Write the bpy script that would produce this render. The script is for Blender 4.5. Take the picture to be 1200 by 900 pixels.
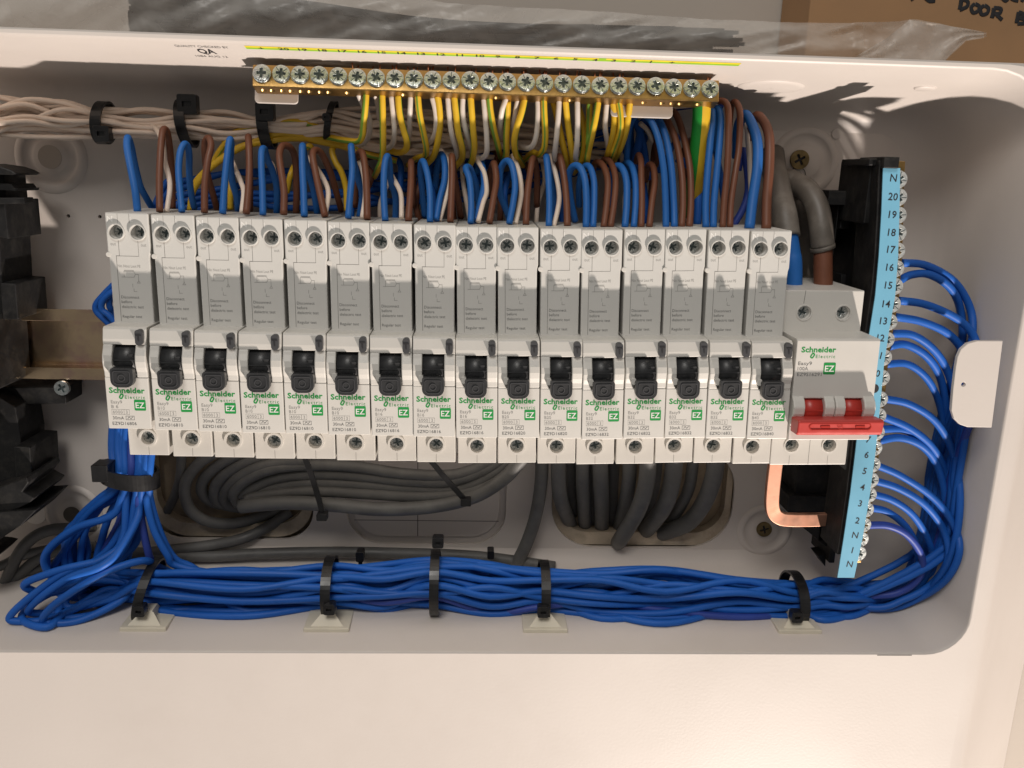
import bpy, bmesh, math, random
from mathutils import Vector, Matrix
from mathutils.geometry import tessellate_polygon
random.seed(7)
S = 0.001                      # everything below is in millimetres: (x right, z up, d towards the viewer)
for o in list(bpy.data.objects): bpy.data.objects.remove(o)
scene = bpy.context.scene
COL = scene.collection

# ------------------------------------------------------------------ camera
R = [[0.9987729, 0.02783947, 0.04095911], [-0.01714956, 0.97029564, -0.24131362], [-0.04646049, 0.24031507, 0.96958243]]
CAM = (151.3139, 87.2855, 349.1233); FPX = 997.6818
def V(x, z, d): return Vector((x*S, -d*S, z*S))
cd = bpy.data.cameras.new('camera'); cam = bpy.data.objects.new('camera', cd); COL.objects.link(cam)
cols = [Vector((r[0], -r[2], r[1])) for r in R]
m = Matrix.Identity(4)
for j, c in enumerate(cols):
    for i in range(3): m[i][j] = c[i]
m.translation = V(*CAM); cam.matrix_world = m
cd.sensor_width = 36; cd.lens = 36*FPX/1200; cd.clip_start = 0.01; cd.clip_end = 50
scene.camera = cam

# ------------------------------------------------------------------ light
w = bpy.data.worlds.new('World'); scene.world = w; w.use_nodes = True
w.node_tree.nodes['Background'].inputs[0].default_value = (1.0, 0.95, 0.89, 1)
w.node_tree.nodes['Background'].inputs[1].default_value = 0.185
def lamp(name, kind, loc, energy, color, size, target=None):
    l = bpy.data.lights.new(name, kind); l.energy = energy; l.color = color
    if kind == 'AREA': l.shape = 'DISK'; l.size = size
    else: l.shadow_soft_size = size
    o = bpy.data.objects.new(name, l); COL.objects.link(o); o.location = V(*loc)
    if target: o.rotation_euler = (V(*target)-V(*loc)).to_track_quat('-Z', 'Y').to_euler()
    return o
lamp('work_lamp', 'POINT', (880, -1560, 800), 222, (1.0, 0.88, 0.785), 0.028)
lamp('room_light', 'AREA', (-100, 1150, 1050), 11, (1.0, 0.955, 0.90), 0.6, (150, 0, 0))
scene.view_settings.view_transform = 'Standard'; scene.view_settings.look = 'None'
scene.view_settings.exposure = 0.0; scene.view_settings.gamma = 1.0

# ------------------------------------------------------------------ pixel of the photograph + true depth -> place
def W(px, py, d):
    v = ((px-600)/FPX, -(py-450)/FPX, -1.0)
    r = [sum(R[k][i]*v[k] for k in range(3)) for i in range(3)]
    t = (d-CAM[2])/r[2]
    return (CAM[0]+r[0]*t, CAM[1]+r[1]*t, d)

# ------------------------------------------------------------------ materials
MATS = {}
def mat(name, color, rough=0.5, metal=0.0, var=0.06, vscale=60, bump=0.0, bscale=400, coat=0.0, spec=0.5, tint=None, tscale=20, tamt=0.0):
    if name in MATS: return MATS[name]
    mt = bpy.data.materials.new(name); mt.use_nodes = True; nt = mt.node_tree; N = nt.nodes; L = nt.links
    b = N['Principled BSDF']; b.inputs['Roughness'].default_value = rough; b.inputs['Metallic'].default_value = metal
    b.inputs['Coat Weight'].default_value = coat; b.inputs['Coat Roughness'].default_value = 0.15
    b.inputs['Specular IOR Level'].default_value = spec
    tc = N.new('ShaderNodeTexCoord')
    nz = N.new('ShaderNodeTexNoise'); nz.inputs['Scale'].default_value = vscale; nz.inputs['Detail'].default_value = 6
    L.new(tc.outputs['Object'], nz.inputs['Vector'])
    rp = N.new('ShaderNodeMapRange'); rp.inputs['From Min'].default_value = 0.3; rp.inputs['From Max'].default_value = 0.7
    rp.inputs['To Min'].default_value = 1-var; rp.inputs['To Max'].default_value = 1+var
    L.new(nz.outputs['Fac'], rp.inputs['Value'])
    mx = N.new('ShaderNodeVectorMath'); mx.operation = 'SCALE'; mx.inputs[0].default_value = color
    L.new(rp.outputs['Result'], mx.inputs['Scale'])
    out = mx.outputs[0]
    if tint:
        n3 = N.new('ShaderNodeTexNoise'); n3.inputs['Scale'].default_value = tscale; n3.inputs['Detail'].default_value = 8; n3.inputs['Roughness'].default_value = 0.7
        L.new(tc.outputs['Object'], n3.inputs['Vector'])
        r3 = N.new('ShaderNodeMapRange'); r3.inputs['From Min'].default_value = 0.48; r3.inputs['From Max'].default_value = 0.68; r3.inputs['To Max'].default_value = tamt
        L.new(n3.outputs['Fac'], r3.inputs['Value'])
        m3 = N.new('ShaderNodeMix'); m3.data_type = 'RGBA'; L.new(r3.outputs['Result'], m3.inputs['Factor'])
        L.new(out, m3.inputs[6]); m3.inputs[7].default_value = (*tint, 1); out = m3.outputs[2]
    L.new(out, b.inputs['Base Color'])
    r2 = N.new('ShaderNodeMapRange'); r2.inputs['From Min'].default_value = 0.3; r2.inputs['From Max'].default_value = 0.7
    r2.inputs['To Min'].default_value = max(0.02, rough*0.82); r2.inputs['To Max'].default_value = min(1, rough*1.2)
    L.new(nz.outputs['Fac'], r2.inputs['Value']); L.new(r2.outputs['Result'], b.inputs['Roughness'])
    if bump > 0:
        n2 = N.new('ShaderNodeTexNoise'); n2.inputs['Scale'].default_value = bscale; n2.inputs['Detail'].default_value = 4
        L.new(tc.outputs['Object'], n2.inputs['Vector'])
        bp = N.new('ShaderNodeBump'); bp.inputs['Strength'].default_value = bump; bp.inputs['Distance'].default_value = 0.0004
        L.new(n2.outputs['Fac'], bp.inputs['Height']); L.new(bp.outputs['Normal'], b.inputs['Normal'])
    MATS[name] = mt; return mt
shell = mat('painted_white_plastic', (0.625, 0.575, 0.535), 0.46, var=0.025, vscale=12, bump=0.10, bscale=700, tint=(0.50, 0.45, 0.40), tscale=9, tamt=0.18)
device = mat('pale_grey_plastic', (0.635, 0.615, 0.575), 0.42, var=0.02, vscale=90, bump=0.12, bscale=2500)
device2 = mat('pale_grey_block_plastic', (0.60, 0.59, 0.56), 0.45, var=0.02, vscale=90, bump=0.12, bscale=2500)
dark = mat('charcoal_toggle_plastic', (0.030, 0.031, 0.033), 0.38, var=0.15, vscale=300, bump=0.15, bscale=2500)
buttonm = mat('grey_button_plastic', (0.055, 0.056, 0.06), 0.4)
black = mat('black_plastic', (0.006, 0.006, 0.0065), 0.58, var=0.3, vscale=120, spec=0.35, bump=0.25, bscale=500, tint=(0.045, 0.042, 0.036), tscale=160, tamt=0.35)
blackclean = mat('black_nylon', (0.010, 0.010, 0.011), 0.32, var=0.2, vscale=200)
greyclip = mat('dark_grey_plastic', (0.07, 0.075, 0.08), 0.4)
red = mat('red_plastic', (0.50, 0.050, 0.042), 0.36, var=0.05, vscale=150)
redd = mat('deep_red_plastic', (0.45, 0.035, 0.025), 0.35)
brass = mat('brass', (0.42, 0.265, 0.10), 0.34, metal=1.0, var=0.12, vscale=150, bump=0.15, bscale=900)
copper = mat('copper', (0.50, 0.275, 0.195), 0.55, metal=0.95, var=0.08, vscale=200, bump=0.05, bscale=900, tint=(0.45, 0.2, 0.12), tscale=90, tamt=0.35)
coppers = mat('copper_strands', (0.75, 0.33, 0.18), 0.3, metal=1.0)
litzinc = mat('lamplit_zinc_steel', (0.80, 0.82, 0.80), 0.34, metal=0.75, var=0.2, vscale=600, bump=0.25, bscale=1500, tint=(0.40, 0.46, 0.46), tscale=500, tamt=0.5)  # paler zinc for the neutral bar screws: lamp brightness put into the colour
zinc = mat('zinc_plated_steel', (0.60, 0.64, 0.64), 0.27, metal=1.0, var=0.25, vscale=600, bump=0.3, bscale=1500, tint=(0.30, 0.38, 0.38), tscale=500, tamt=0.6)
screwdark = mat('dull_screw_steel', (0.62, 0.64, 0.63), 0.32, metal=1.0, var=0.3, vscale=600, bump=0.4, bscale=1800, tint=(0.10, 0.10, 0.10), tscale=500, tamt=0.7)
slotm = mat('slot_shadow_steel', (0.12, 0.15, 0.155), 0.45, metal=0.7, var=0.4, vscale=500)
railm = mat('yellow_passivated_steel', (0.66, 0.50, 0.33), 0.22, metal=1.0, var=0.12, vscale=40, bump=0.1, tint=(0.42, 0.22, 0.26), tscale=35, tamt=0.8)
wbrass = mat('dull_brass_screw', (0.22, 0.16, 0.07), 0.45, metal=0.7, var=0.3, vscale=300)
blue = mat('blue_wire_insulation', (0.011, 0.100, 0.43), 0.52, var=0.12, vscale=35, spec=0.30, bump=0.08, bscale=500)
blueb = mat('bright_blue_wire_insulation', (0.017, 0.130, 0.44), 0.50, spec=0.35, var=0.10, vscale=35, bump=0.08, bscale=500)
bluep = mat('violet_blue_wire_insulation', (0.030, 0.060, 0.30), 0.48, spec=0.3, var=0.12, vscale=35, bump=0.08, bscale=500)
brown = mat('brown_wire_insulation', (0.165, 0.062, 0.034), 0.50, spec=0.35, var=0.12, vscale=60, bump=0.1, bscale=500)
cream = mat('cream_wire_insulation', (0.86, 0.72, 0.61), 0.45, spec=0.35, var=0.08, vscale=60, bump=0.1, bscale=500)
pale = mat('white_wire_insulation', (0.66, 0.59, 0.53), 0.40, var=0.06, vscale=60)
yellow = mat('yellow_wire_insulation', (0.68, 0.43, 0.022), 0.42, var=0.08, vscale=60)
green = mat('green_wire_insulation', (0.16, 0.30, 0.035), 0.40, var=0.08, vscale=60)
tgreen = mat('strong_green_insulation', (0.01, 0.24, 0.03), 0.4)
sheath = mat('grey_cable_sheath', (0.105, 0.105, 0.102), 0.52, var=0.18, vscale=80, bump=0.25, bscale=260, tint=(0.20, 0.195, 0.185), tscale=60, tamt=0.35)
sheathl = mat('brown_grey_cable_sheath', (0.115, 0.10, 0.085), 0.5, var=0.2, vscale=60, bump=0.25, bscale=260, tint=(0.26, 0.24, 0.21), tscale=60, tamt=0.35)
mountm = mat('cream_nylon', (0.62, 0.575, 0.47), 0.45, var=0.05)
bluelabel = mat('blue_label_paper', (0.17, 0.43, 0.60), 0.42, var=0.03)
whitem = mat('backlit_spot_white', (0.88, 0.84, 0.79), 0.4, var=0.03)  # pale colour of the discs that imitate backlit spots
ink = mat('black_ink', (0.015, 0.015, 0.018), 0.6)
greyink = mat('grey_ink', (0.13, 0.13, 0.13), 0.6)
lightink = mat('light_grey_ink', (0.30, 0.295, 0.28), 0.6)
seamm = mat('seam_shadow_plastic', (0.13, 0.12, 0.11), 0.7)
whiteink = mat('white_ink', (0.78, 0.77, 0.74), 0.5)
greenink = mat('green_ink', (0.012, 0.27, 0.055), 0.45)
lime = mat('lime_green_label', (0.30, 0.55, 0.03), 0.45)
yel = mat('yellow_label', (0.80, 0.65, 0.04), 0.45)
wallm = mat('grey_wall_paint', (0.44, 0.39, 0.34), 0.7, var=0.04, vscale=8, bump=0.2, bscale=250)
card = mat('brown_cardboard', (0.34, 0.195, 0.095), 0.75, var=0.09, vscale=25, bump=0.25, bscale=200)
dust = mat('dusty_backing_board', (0.34, 0.27, 0.19), 0.9, var=0.4, vscale=90, bump=0.9, bscale=150, tint=(0.12, 0.09, 0.06), tscale=45, tamt=0.7)
dustl = mat('dusty_cut_edge', (0.50, 0.42, 0.32), 0.9, var=0.3, vscale=120, bump=0.9, bscale=250, tint=(0.18, 0.14, 0.10), tscale=60, tamt=0.7)
concrete = mat('pale_plaster', (0.62, 0.57, 0.52), 0.8, var=0.08, vscale=50, bump=0.3, bscale=250)
def bagmat():
    mt = bpy.data.materials.new('clear_polythene'); mt.use_nodes = True; nt = mt.node_tree; N = nt.nodes; L = nt.links
    N.remove(N['Principled BSDF'])
    tr = N.new('ShaderNodeBsdfTransparent'); tr.inputs[0].default_value = (0.97, 0.97, 0.97, 1)
    pb = N.new('ShaderNodeBsdfPrincipled'); pb.inputs['Base Color'].default_value = (0.72, 0.68, 0.63, 1); pb.inputs['Roughness'].default_value = 0.36
    pb.inputs['Specular IOR Level'].default_value = 0.7
    tc = N.new('ShaderNodeTexCoord'); nz = N.new('ShaderNodeTexNoise'); nz.inputs['Scale'].default_value = 25; nz.inputs['Detail'].default_value = 7; nz.inputs['Distortion'].default_value = 1.2
    L.new(tc.outputs['Object'], nz.inputs['Vector'])
    rp = N.new('ShaderNodeMapRange'); rp.inputs['From Min'].default_value = 0.3; rp.inputs['From Max'].default_value = 0.75
    rp.inputs['To Min'].default_value = 0.20; rp.inputs['To Max'].default_value = 0.48
    L.new(nz.outputs['Fac'], rp.inputs['Value'])
    bp = N.new('ShaderNodeBump'); bp.inputs['Strength'].default_value = 0.45; bp.inputs['Distance'].default_value = 0.002
    L.new(nz.outputs['Fac'], bp.inputs['Height']); L.new(bp.outputs['Normal'], pb.inputs['Normal'])
    ms = N.new('ShaderNodeMixShader'); L.new(rp.outputs['Result'], ms.inputs[0]); L.new(tr.outputs[0], ms.inputs[1]); L.new(pb.outputs[0], ms.inputs[2])
    L.new(ms.outputs[0], N['Material Output'].inputs['Surface']); return mt
bagm = bagmat()

# ------------------------------------------------------------------ objects and meshes
def tag(o, label=None, cat=None, group=None, kind=None):
    if label: o['label'] = label
    if cat: o['category'] = cat
    if group: o['group'] = group
    if kind: o['kind'] = kind
    return o
def empty(name, loc=(0, 0, 0), **k):
    o = bpy.data.objects.new(name, None); COL.objects.link(o); o.location = V(*loc); o.empty_display_size = 0.01
    return tag(o, **k)
class MB:
    def __init__(s): s.v = []; s.f = []; s.m = []; s.sm = []
    def add(s, vs, fs, mi=0, smooth=False):
        b = len(s.v); s.v += [tuple(p) for p in vs]
        for f in fs: s.f.append([b+i for i in f]); s.m.append(mi); s.sm.append(smooth)
        return s
    def box(s, x0, x1, z0, z1, d0, d1, mi=0):
        vs = [(x, z, d) for d in (d0, d1) for z in (z0, z1) for x in (x0, x1)]
        return s.add(vs, [(0, 1, 3, 2), (4, 6, 7, 5), (0, 4, 5, 1), (2, 3, 7, 6), (0, 2, 6, 4), (1, 5, 7, 3)], mi)
    def prism_x(s, prof, x0, x1, mi=0, smooth=False):
        n = len(prof); vs = [(x0, z, d) for z, d in prof]+[(x1, z, d) for z, d in prof]
        s.add(vs, [list(range(n))[::-1], list(range(n, 2*n))], mi)
        b = len(s.v)-2*n
        for i in range(n): s.f.append([b+i, b+(i+1) % n, b+n+(i+1) % n, b+n+i]); s.m.append(mi); s.sm.append(smooth)
        return s
    def plate(s, outer, d0, d1, holes=(), mi=0, side_smooth=False, back=True):
        polys = [outer]+list(holes); flat = [p for q in polys for p in q]; n = len(flat)
        tri = tessellate_polygon([[Vector((p[0], p[1], 0)) for p in q] for q in polys])
        s.add([(x, z, d1) for x, z in flat]+[(x, z, d0) for x, z in flat], list(tri)+([[i+n for i in t][::-1] for t in tri] if back else []), mi)
        b = len(s.v)-2*n; k = 0
        for q in polys:
            for i in range(len(q)):
                a = b+k+i; c = b+k+(i+1) % len(q); s.f.append([a, c, c+n, a+n]); s.m.append(mi); s.sm.append(side_smooth)
            k += len(q)
        return s
    def cyl(s, c, r, d0, d1, n=24, mi=0, axis='d', smooth=True, r1=None):
        r1 = r if r1 is None else r1; A = [];B = []
        for i in range(n):
            a = 2*math.pi*i/n; u, v = math.cos(a), math.sin(a)
            if axis == 'd': A.append((c[0]+u*r, c[1]+v*r, d0)); B.append((c[0]+u*r1, c[1]+v*r1, d1))
            elif axis == 'x': A.append((d0, c[0]+u*r, c[1]+v*r)); B.append((d1, c[0]+u*r1, c[1]+v*r1))
            else: A.append((c[0]+u*r, d0, c[1]+v*r)); B.append((c[0]+u*r1, d1, c[1]+v*r1))
        s.add(A+B, [list(range(n))[::-1], list(range(n, 2*n))], mi)
        b = len(s.v)-2*n
        for i in range(n): s.f.append([b+i, b+(i+1) % n, b+n+(i+1) % n, b+n+i]); s.m.append(mi); s.sm.append(smooth)
        return s
    def tube(s, pts, r, n=10, sub=7, mi=0, stripe=None, flat=1.0, caps=True, rfun=None, raw=False, up=None):
        P = [Vector(p) for p in pts]
        if raw: C = P
        else:
            Q = [P[0]*2-P[1]]+P+[P[-1]*2-P[-2]]; C = []
            for i in range(1, len(Q)-2):
                for k in range(sub):
                    t = k/sub; a, b, c, e = Q[i-1], Q[i], Q[i+1], Q[i+2]
                    C.append(0.5*((2*b)+(c-a)*t+(2*a-5*b+4*c-e)*t*t+(3*b-a-3*c+e)*t*t*t))
            C.append(P[-1])
        T = [(C[min(i+1, len(C)-1)]-C[max(i-1, 0)]).normalized() for i in range(len(C))]
        u = Vector(up) if up else (Vector((0, 0, 1)) if abs(T[0].z) < 0.9 else Vector((1, 0, 0)))
        u = (u-T[0]*u.dot(T[0])).normalized(); vs = []
        for i, c in enumerate(C):
            u = (u-T[i]*u.dot(T[i])).normalized(); v = T[i].cross(u); rr = r*(rfun(i/(len(C)-1)) if rfun else 1)
            for k in range(n):
                a = 2*math.pi*k/n; vs.append(c+u*(math.cos(a)*rr*flat)+v*(math.sin(a)*rr))
        b = len(s.v); s.v += [tuple(p) for p in vs]
        for i in range(len(C)-1):
            for k in range(n):
                s.f.append([b+i*n+k, b+i*n+(k+1) % n, b+(i+1)*n+(k+1) % n, b+(i+1)*n+k]); s.sm.append(True)
                s.m.append(1 if stripe and k in stripe else mi)
        if caps:
            s.f.append([b+k for k in range(n)][::-1]); s.m.append(mi); s.sm.append(False)
            e = b+(len(C)-1)*n; s.f.append([e+k for k in range(n)]); s.m.append(mi); s.sm.append(False)
        return s
    def mesh(s, name, mats, loc=(0, 0, 0), bevel=0, seg=2, fix=True):
        me = bpy.data.meshes.new(name); o = V(*loc)
        me.from_pydata([V(*p)-o for p in s.v], [], s.f)
        mats = mats if isinstance(mats, (list, tuple)) else [mats]
        for q in mats: me.materials.append(q)
        for p, mi, sm in zip(me.polygons, s.m, s.sm): p.material_index = mi; p.use_smooth = sm
        if fix or bevel:
            bm = bmesh.new(); bm.from_mesh(me)
            if fix: bmesh.ops.recalc_face_normals(bm, faces=bm.faces)
            if bevel:
                bmesh.ops.remove_doubles(bm, verts=bm.verts, dist=1e-6)
                es = [e for e in bm.edges if len(e.link_faces) == 2 and e.calc_face_angle(0) > 0.5]
                bmesh.ops.bevel(bm, geom=es, offset=bevel*S, segments=seg, profile=0.5, affect='EDGES', clamp_overlap=True)
                for f in bm.faces:
                    if f.calc_area() < 2e-7 or f.smooth: f.smooth = True
            bm.to_mesh(me); bm.free()
        me.update(); return me
    def build(s, name, mats, parent=None, loc=(0, 0, 0), bevel=0, seg=2, fix=True, **k):
        me = s.mesh(name, mats, loc if parent is None else (0, 0, 0), bevel, seg, fix)
        o = bpy.data.objects.new(name, me); COL.objects.link(o)
        if parent is None: o.location = V(*loc)
        else: o.parent = parent
        return tag(o, **k)
def put(me, name, parent, loc=(0, 0, 0), rot=None):
    o = bpy.data.objects.new(name, me); COL.objects.link(o); o.parent = parent; o.location = V(*loc)
    if rot: o.rotation_euler = rot
    return o
def copy_tree(o, parent=None):
    c = o.copy(); COL.objects.link(c); c.parent = parent
    for ch in [q for q in COL.objects if q.parent == o]: copy_tree(ch, c)
    return c
def circ(cx, cz, r, n=24, a0=0.0): return [(cx+r*math.cos(a0+2*math.pi*i/n), cz+r*math.sin(a0+2*math.pi*i/n)) for i in range(n)]
def rrect(x0, x1, z0, z1, r, n=6):
    rs = r if isinstance(r, (list, tuple)) else [r]*4
    out = []
    for (cx, cz, a, q) in ((x1-rs[0], z1-rs[0], 0, rs[0]), (x0+rs[1], z1-rs[1], 90, rs[1]), (x0+rs[2], z0+rs[2], 180, rs[2]), (x1-rs[3], z0+rs[3], 270, rs[3])):
        for i in range(n+1):
            t = math.radians(a+90*i/n); out.append((cx+q*math.cos(t), cz+q*math.sin(t)))
    return out
def cross(r, w, n=0):
    return [(w, w), (w, r), (-w, r), (-w, w), (-r, w), (-r, -w), (-w, -w), (-w, -r), (w, -r), (w, -w), (r, -w), (r, w)]
def rotp(p, a): c, s_ = math.cos(a), math.sin(a); return [(x*c-z*s_, x*s_+z*c) for x, z in p]
def loft(secs, closed=True):
    mb = MB(); n = len(secs[0])
    vs = [p for s_ in secs for p in s_]; fs = []
    for i in range(len(secs)-1):
        for k in range(n if closed else n-1): fs.append((i*n+k, i*n+(k+1) % n, (i+1)*n+(k+1) % n, (i+1)*n+k))
    mb.add(vs, fs, 0, True); return mb
# lettering
_tc = {}
def glyphs(txt, bold=0.0, space=1.0):
    k = (txt, bold, space)
    if k in _tc: return _tc[k]
    c = bpy.data.curves.new('t', 'FONT'); c.body = txt; c.size = 1; c.offset = bold; c.resolution_u = 2; c.space_character = space; c.fill_mode = 'FRONT'
    o = bpy.data.objects.new('t', c); COL.objects.link(o); dg = bpy.context.evaluated_depsgraph_get(); dg.update()
    me = bpy.data.meshes.new_from_object(o.evaluated_get(dg)); vs = [(v.co.x, v.co.y) for v in me.vertices]; fs = [list(p.vertices) for p in me.polygons]
    bpy.data.objects.remove(o); bpy.data.meshes.remove(me); bpy.data.curves.remove(c)
    xs = [v[0] for v in vs]; x0 = min(xs); vs = [(v[0]-x0, v[1]) for v in vs]; _tc[k] = (vs, fs, max(xs)-x0); return _tc[k]
def text(mb, txt, x, z, d, h, width=None, bold=0.0, space=1.0, mi=0, rot=0.0, fmap=None, center=False):
    """h = height of a capital letter in mm; (x, z) = left end of the baseline"""
    vs, fs, tw = glyphs(txt, bold, space); k = h/0.70; sx = (width/tw) if width else k
    if center: x -= tw*sx/2
    c, s_ = math.cos(rot), math.sin(rot); P = []
    for a, b in vs:
        a *= sx; b *= k; q = (x+a*c-b*s_, z+a*s_+b*c)
        P.append(fmap(*q) if fmap else (q[0], q[1], d))
    mb.add(P, fs, mi); return mb
def line(mb, pts, wd, d, mi=0):
    for (a, b) in zip(pts, pts[1:]):
        v = Vector((b[0]-a[0], b[1]-a[1])); v.normalize(); n = Vector((-v.y, v.x))*wd/2; v = v*wd/2
        mb.add([(a[0]-n.x-v.x, a[1]-n.y-v.y, d), (b[0]-n.x+v.x, b[1]-n.y+v.y, d), (b[0]+n.x+v.x, b[1]+n.y+v.y, d), (a[0]+n.x-v.x, a[1]+n.y-v.y, d)], [(0, 1, 2, 3)], mi)
    return mb
def ordn(i): return ['first', 'second', 'third', 'fourth', 'fifth', 'sixth', 'seventh', 'eighth', 'ninth', 'tenth', 'eleventh', 'twelfth', 'thirteenth', 'fourteenth', 'fifteenth', 'sixteenth', 'seventeenth', 'eighteenth', 'nineteenth', 'twentieth', 'twenty-first', 'twenty-second', 'twenty-third', 'twenty-fourth', 'twenty-fifth'][i]

# ================================================================== the room behind
MB().box(-900, 1500, -900, 900, -112, -104).build('wall', wallm, kind='structure')
# ================================================================== the enclosure
DR, DB = -10, -88
box = empty('distribution_box', (115, -132, -50), label='open white plastic distribution box holding the whole row of breakers', cat='distribution box')
BL = (115, -132, -50)
def loc_mb(mb): mb.v = [(x-BL[0], z-BL[1], d-BL[2]) for x, z, d in mb.v]; return mb
XL, XR, ZB, ZT = -190, 391, -132, 133.5
def rim(g, d, r=26):
    return [(x, z, d) for x, z in rrect(XL-g, XR+g, ZB-g, ZT+g, (30+g, r, r, 19+g) if g > -5 else (max(4, 30+g),)*2+(max(4, 19+g),)*2, 8)]
def sec(d, gx, gt, gb, rt, rb):
    return [(x, z, d) for x, z in rrect(XL+gx, XR-gx, ZB+gb, ZT-gt, (rt, rt, rb, rb), 8)]
secs = [sec(-10, -1.0, -1.0, -1.0, 31, 20), sec(-10.3, -0.3, -0.3, -0.3, 30.3, 19.3), sec(-11, 0, 0, 0, 30, 19),
        sec(-40, 2.5, 4.5, 2.5, 27, 18), sec(-66, 5, 9, 5, 25, 17), sec(-76, 8, 11.5, 6.5, 24, 16), sec(-82, 12, 13.5, 8.5, 22, 15), sec(-86, 18, 17, 12, 18, 13), sec(-88, 25, 22, 17, 14, 11)]
def wallx(d):
    tb_ = [(-10, 0), (-11, 0), (-40, 2.5), (-66, 5), (-76, 8), (-82, 12), (-86, 18), (-88, 25)]
    for (a, b), (c, e_) in zip(tb_, tb_[1:]):
        if a >= d >= c: return XR-(b+(e_-b)*(a-d)/(a-c))
    return XR
loc_mb(loft(secs)).build('inner_wall', shell, box)
# back panel with the cable openings
k1 = [(x, z) for x, z in rrect(-22, 66, -111, -55, 17, 8)]
k2 = [(x, z) for x, z in rrect(196, 297, -114, -55, 24, 8)]
k3 = [(x, z) for x, z in rrect(84, 171, -113, -60, 19, 8)]
hk = circ(-66, -50.5, 7.5, 28); hk2 = circ(-89, -114, 9.5, 28)
inner = [(x, z) for x, z, d in secs[-1]]
w1, w2 = W(80, 253, DB), W(117, 254, DB)
loc_mb(MB().plate(inner, DB-2, DB, [k1, k2, k3, circ(w1[0], w1[1], 0.9, 12), circ(w2[0], w2[1], 0.9, 12)])).build('back_panel', shell, box)
# unused knockout: a shallow panel standing in its own moulded ring
loc_mb(MB().plate(rrect(82, 173, -115, -58, 20, 8), DB-4.5, DB-3.5)).build('knockout_rim', shell, box)
kn = loc_mb(MB().plate(rrect(87.5, 167.5, -109.5, -62, 16, 8), DB-3.4, DB-2.0)).build('knockout', shell, box, bevel=0.3)
kl = MB(); line(kl, [(122.5, -109), (122.5, -62)], 0.45, DB-1.94); line(kl, [(88, -100), (167, -100)], 0.4, DB-1.94); loc_mb(kl).build('score_line', seamm, box)
def boss(cx, cz, rs, screw=None):
    m_ = MB()
    n = 40
    prof = [(rs[0], 0), (rs[0]-1.2, 1.2), (rs[1]+0.6, 1.4), (rs[1], 0.9), (rs[1]-1.2, -0.0), (rs[2]+1, 0.2), (rs[2], 0.8), (rs[2]-0.8, 1.2), (0.1, 1.2)]
    vs = []; fs = []
    for r, dd in prof:
        vs += [(cx+r*math.cos(2*math.pi*i/n), cz+r*math.sin(2*math.pi*i/n), DB+0.05+dd) for i in range(n)]
    for j in range(len(prof)-1):
        for i in range(n): fs.append((j*n+i, j*n+(i+1) % n, (j+1)*n+(i+1) % n, (j+1)*n+i))
    m_.add(vs, fs, 0, True); loc_mb(m_).build('fixing_boss', shell, box)
def rpoly(cx, cz, p): return [(cx+a, cz+b) for a, b in p]
def screw_head(cx, cz, d, r, mt, slot=slotm, par=box, a=0.3, name='fixing_screw', th=1.6):
    q = MB().plate(circ(cx, cz, r, 26), d, d+th, [rpoly(cx, cz, rotp(cross(r*0.62, r*0.14), a))], 0, True).plate(circ(cx, cz, r*0.8, 16), d+0.1, d+th*0.35, mi=1)
    return loc_mb(q).build(name, [mt, slot], par)
b1 = W(942, 190, DB); boss(b1[0], b1[1], (17.5, 13.5, 8.5)); s1 = W(938, 187, DB+4); screw_head(s1[0], s1[1], DB+2, 4.7, wbrass, ink, a=0.5)
loc_mb(MB().plate(circ(s1[0]+0.3, s1[1]-7.5, 4.2, 28), DB+1.3, DB+1.6, [circ(s1[0]+0.3, s1[1]-7.5, 3.9, 28)])).build('keyhole', seamm, box)
b2 = W(60, 184, DB); boss(b2[0], b2[1], (17.5, 13.0, 8.5)); loc_mb(MB().plate(circ(b2[0], b2[1], 5.6, 28), DB+1.3, DB+1.5)).build('keyhole', wallm, box)
b3 = W(896, 621, DB); boss(b3[0], b3[1], (15.5, 12, 7.5)); s3 = W(896, 621, DB+3); screw_head(s3[0], s3[1], DB+1.4, 4.2, wbrass, ink)
loc_mb(MB().plate(circ(W(86, 602, DB)[0], W(86, 602, DB)[1], 4.6, 26), DB+1.5, DB+1.7)).build('keyhole', sheathl, box); b4 = W(80, 600, DB); boss(W(86, 600, DB)[0], W(86, 600, DB)[1], (15.5, 12, 7.5))
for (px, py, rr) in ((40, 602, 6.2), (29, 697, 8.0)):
    c = W(px, py, DB+1); loc_mb(MB().plate(circ(c[0], c[1], rr, 30), DB-1, DB+0.6)).build('backlit_spot_disc', whitem, box, bevel=0.2)  # white discs imitate round spots where light shines through from behind
# small dimples of the moulding
for (px, py, r) in ((980, 157, 2.6),):
    c = W(px, py, DB); loc_mb(MB().cyl(c, r, DB, DB+0.8, 20)).build('moulded_pip', shell, box, bevel=0.3)
# front frame
def outer(d, gx, gz): return [(x, z, d) for x, z in rrect(-260, 404-gx, -420, 137.0-gz, (26, 20, 20, 20), 8)]
fo = [outer(-10, 10, 1.2), outer(-10.3, 7.5, 0.6), outer(-11.2, 4.5, 0.35), outer(-13, 1.6, 0.2), outer(-16, -1.2, 0), outer(-20, -5, 0), outer(-28, -12, 0), outer(-50, -34, 0), outer(-103, -88, 0)]
fr = loft(fo); fr.plate([(x, z) for x, z, d in fo[0]], -10.02, -10, [[(x, z) for x, z, d in secs[0]]], back=False)
loc_mb(fr).build('front_frame', shell, box)
mk = MB(); c0 = W(1028, 768, -10); mk.box(c0[0], c0[0]+17, c0[1]-0.1, c0[1]+0.3, -10, -9.9); loc_mb(mk).build('witness_mark', seamm, box)
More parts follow.
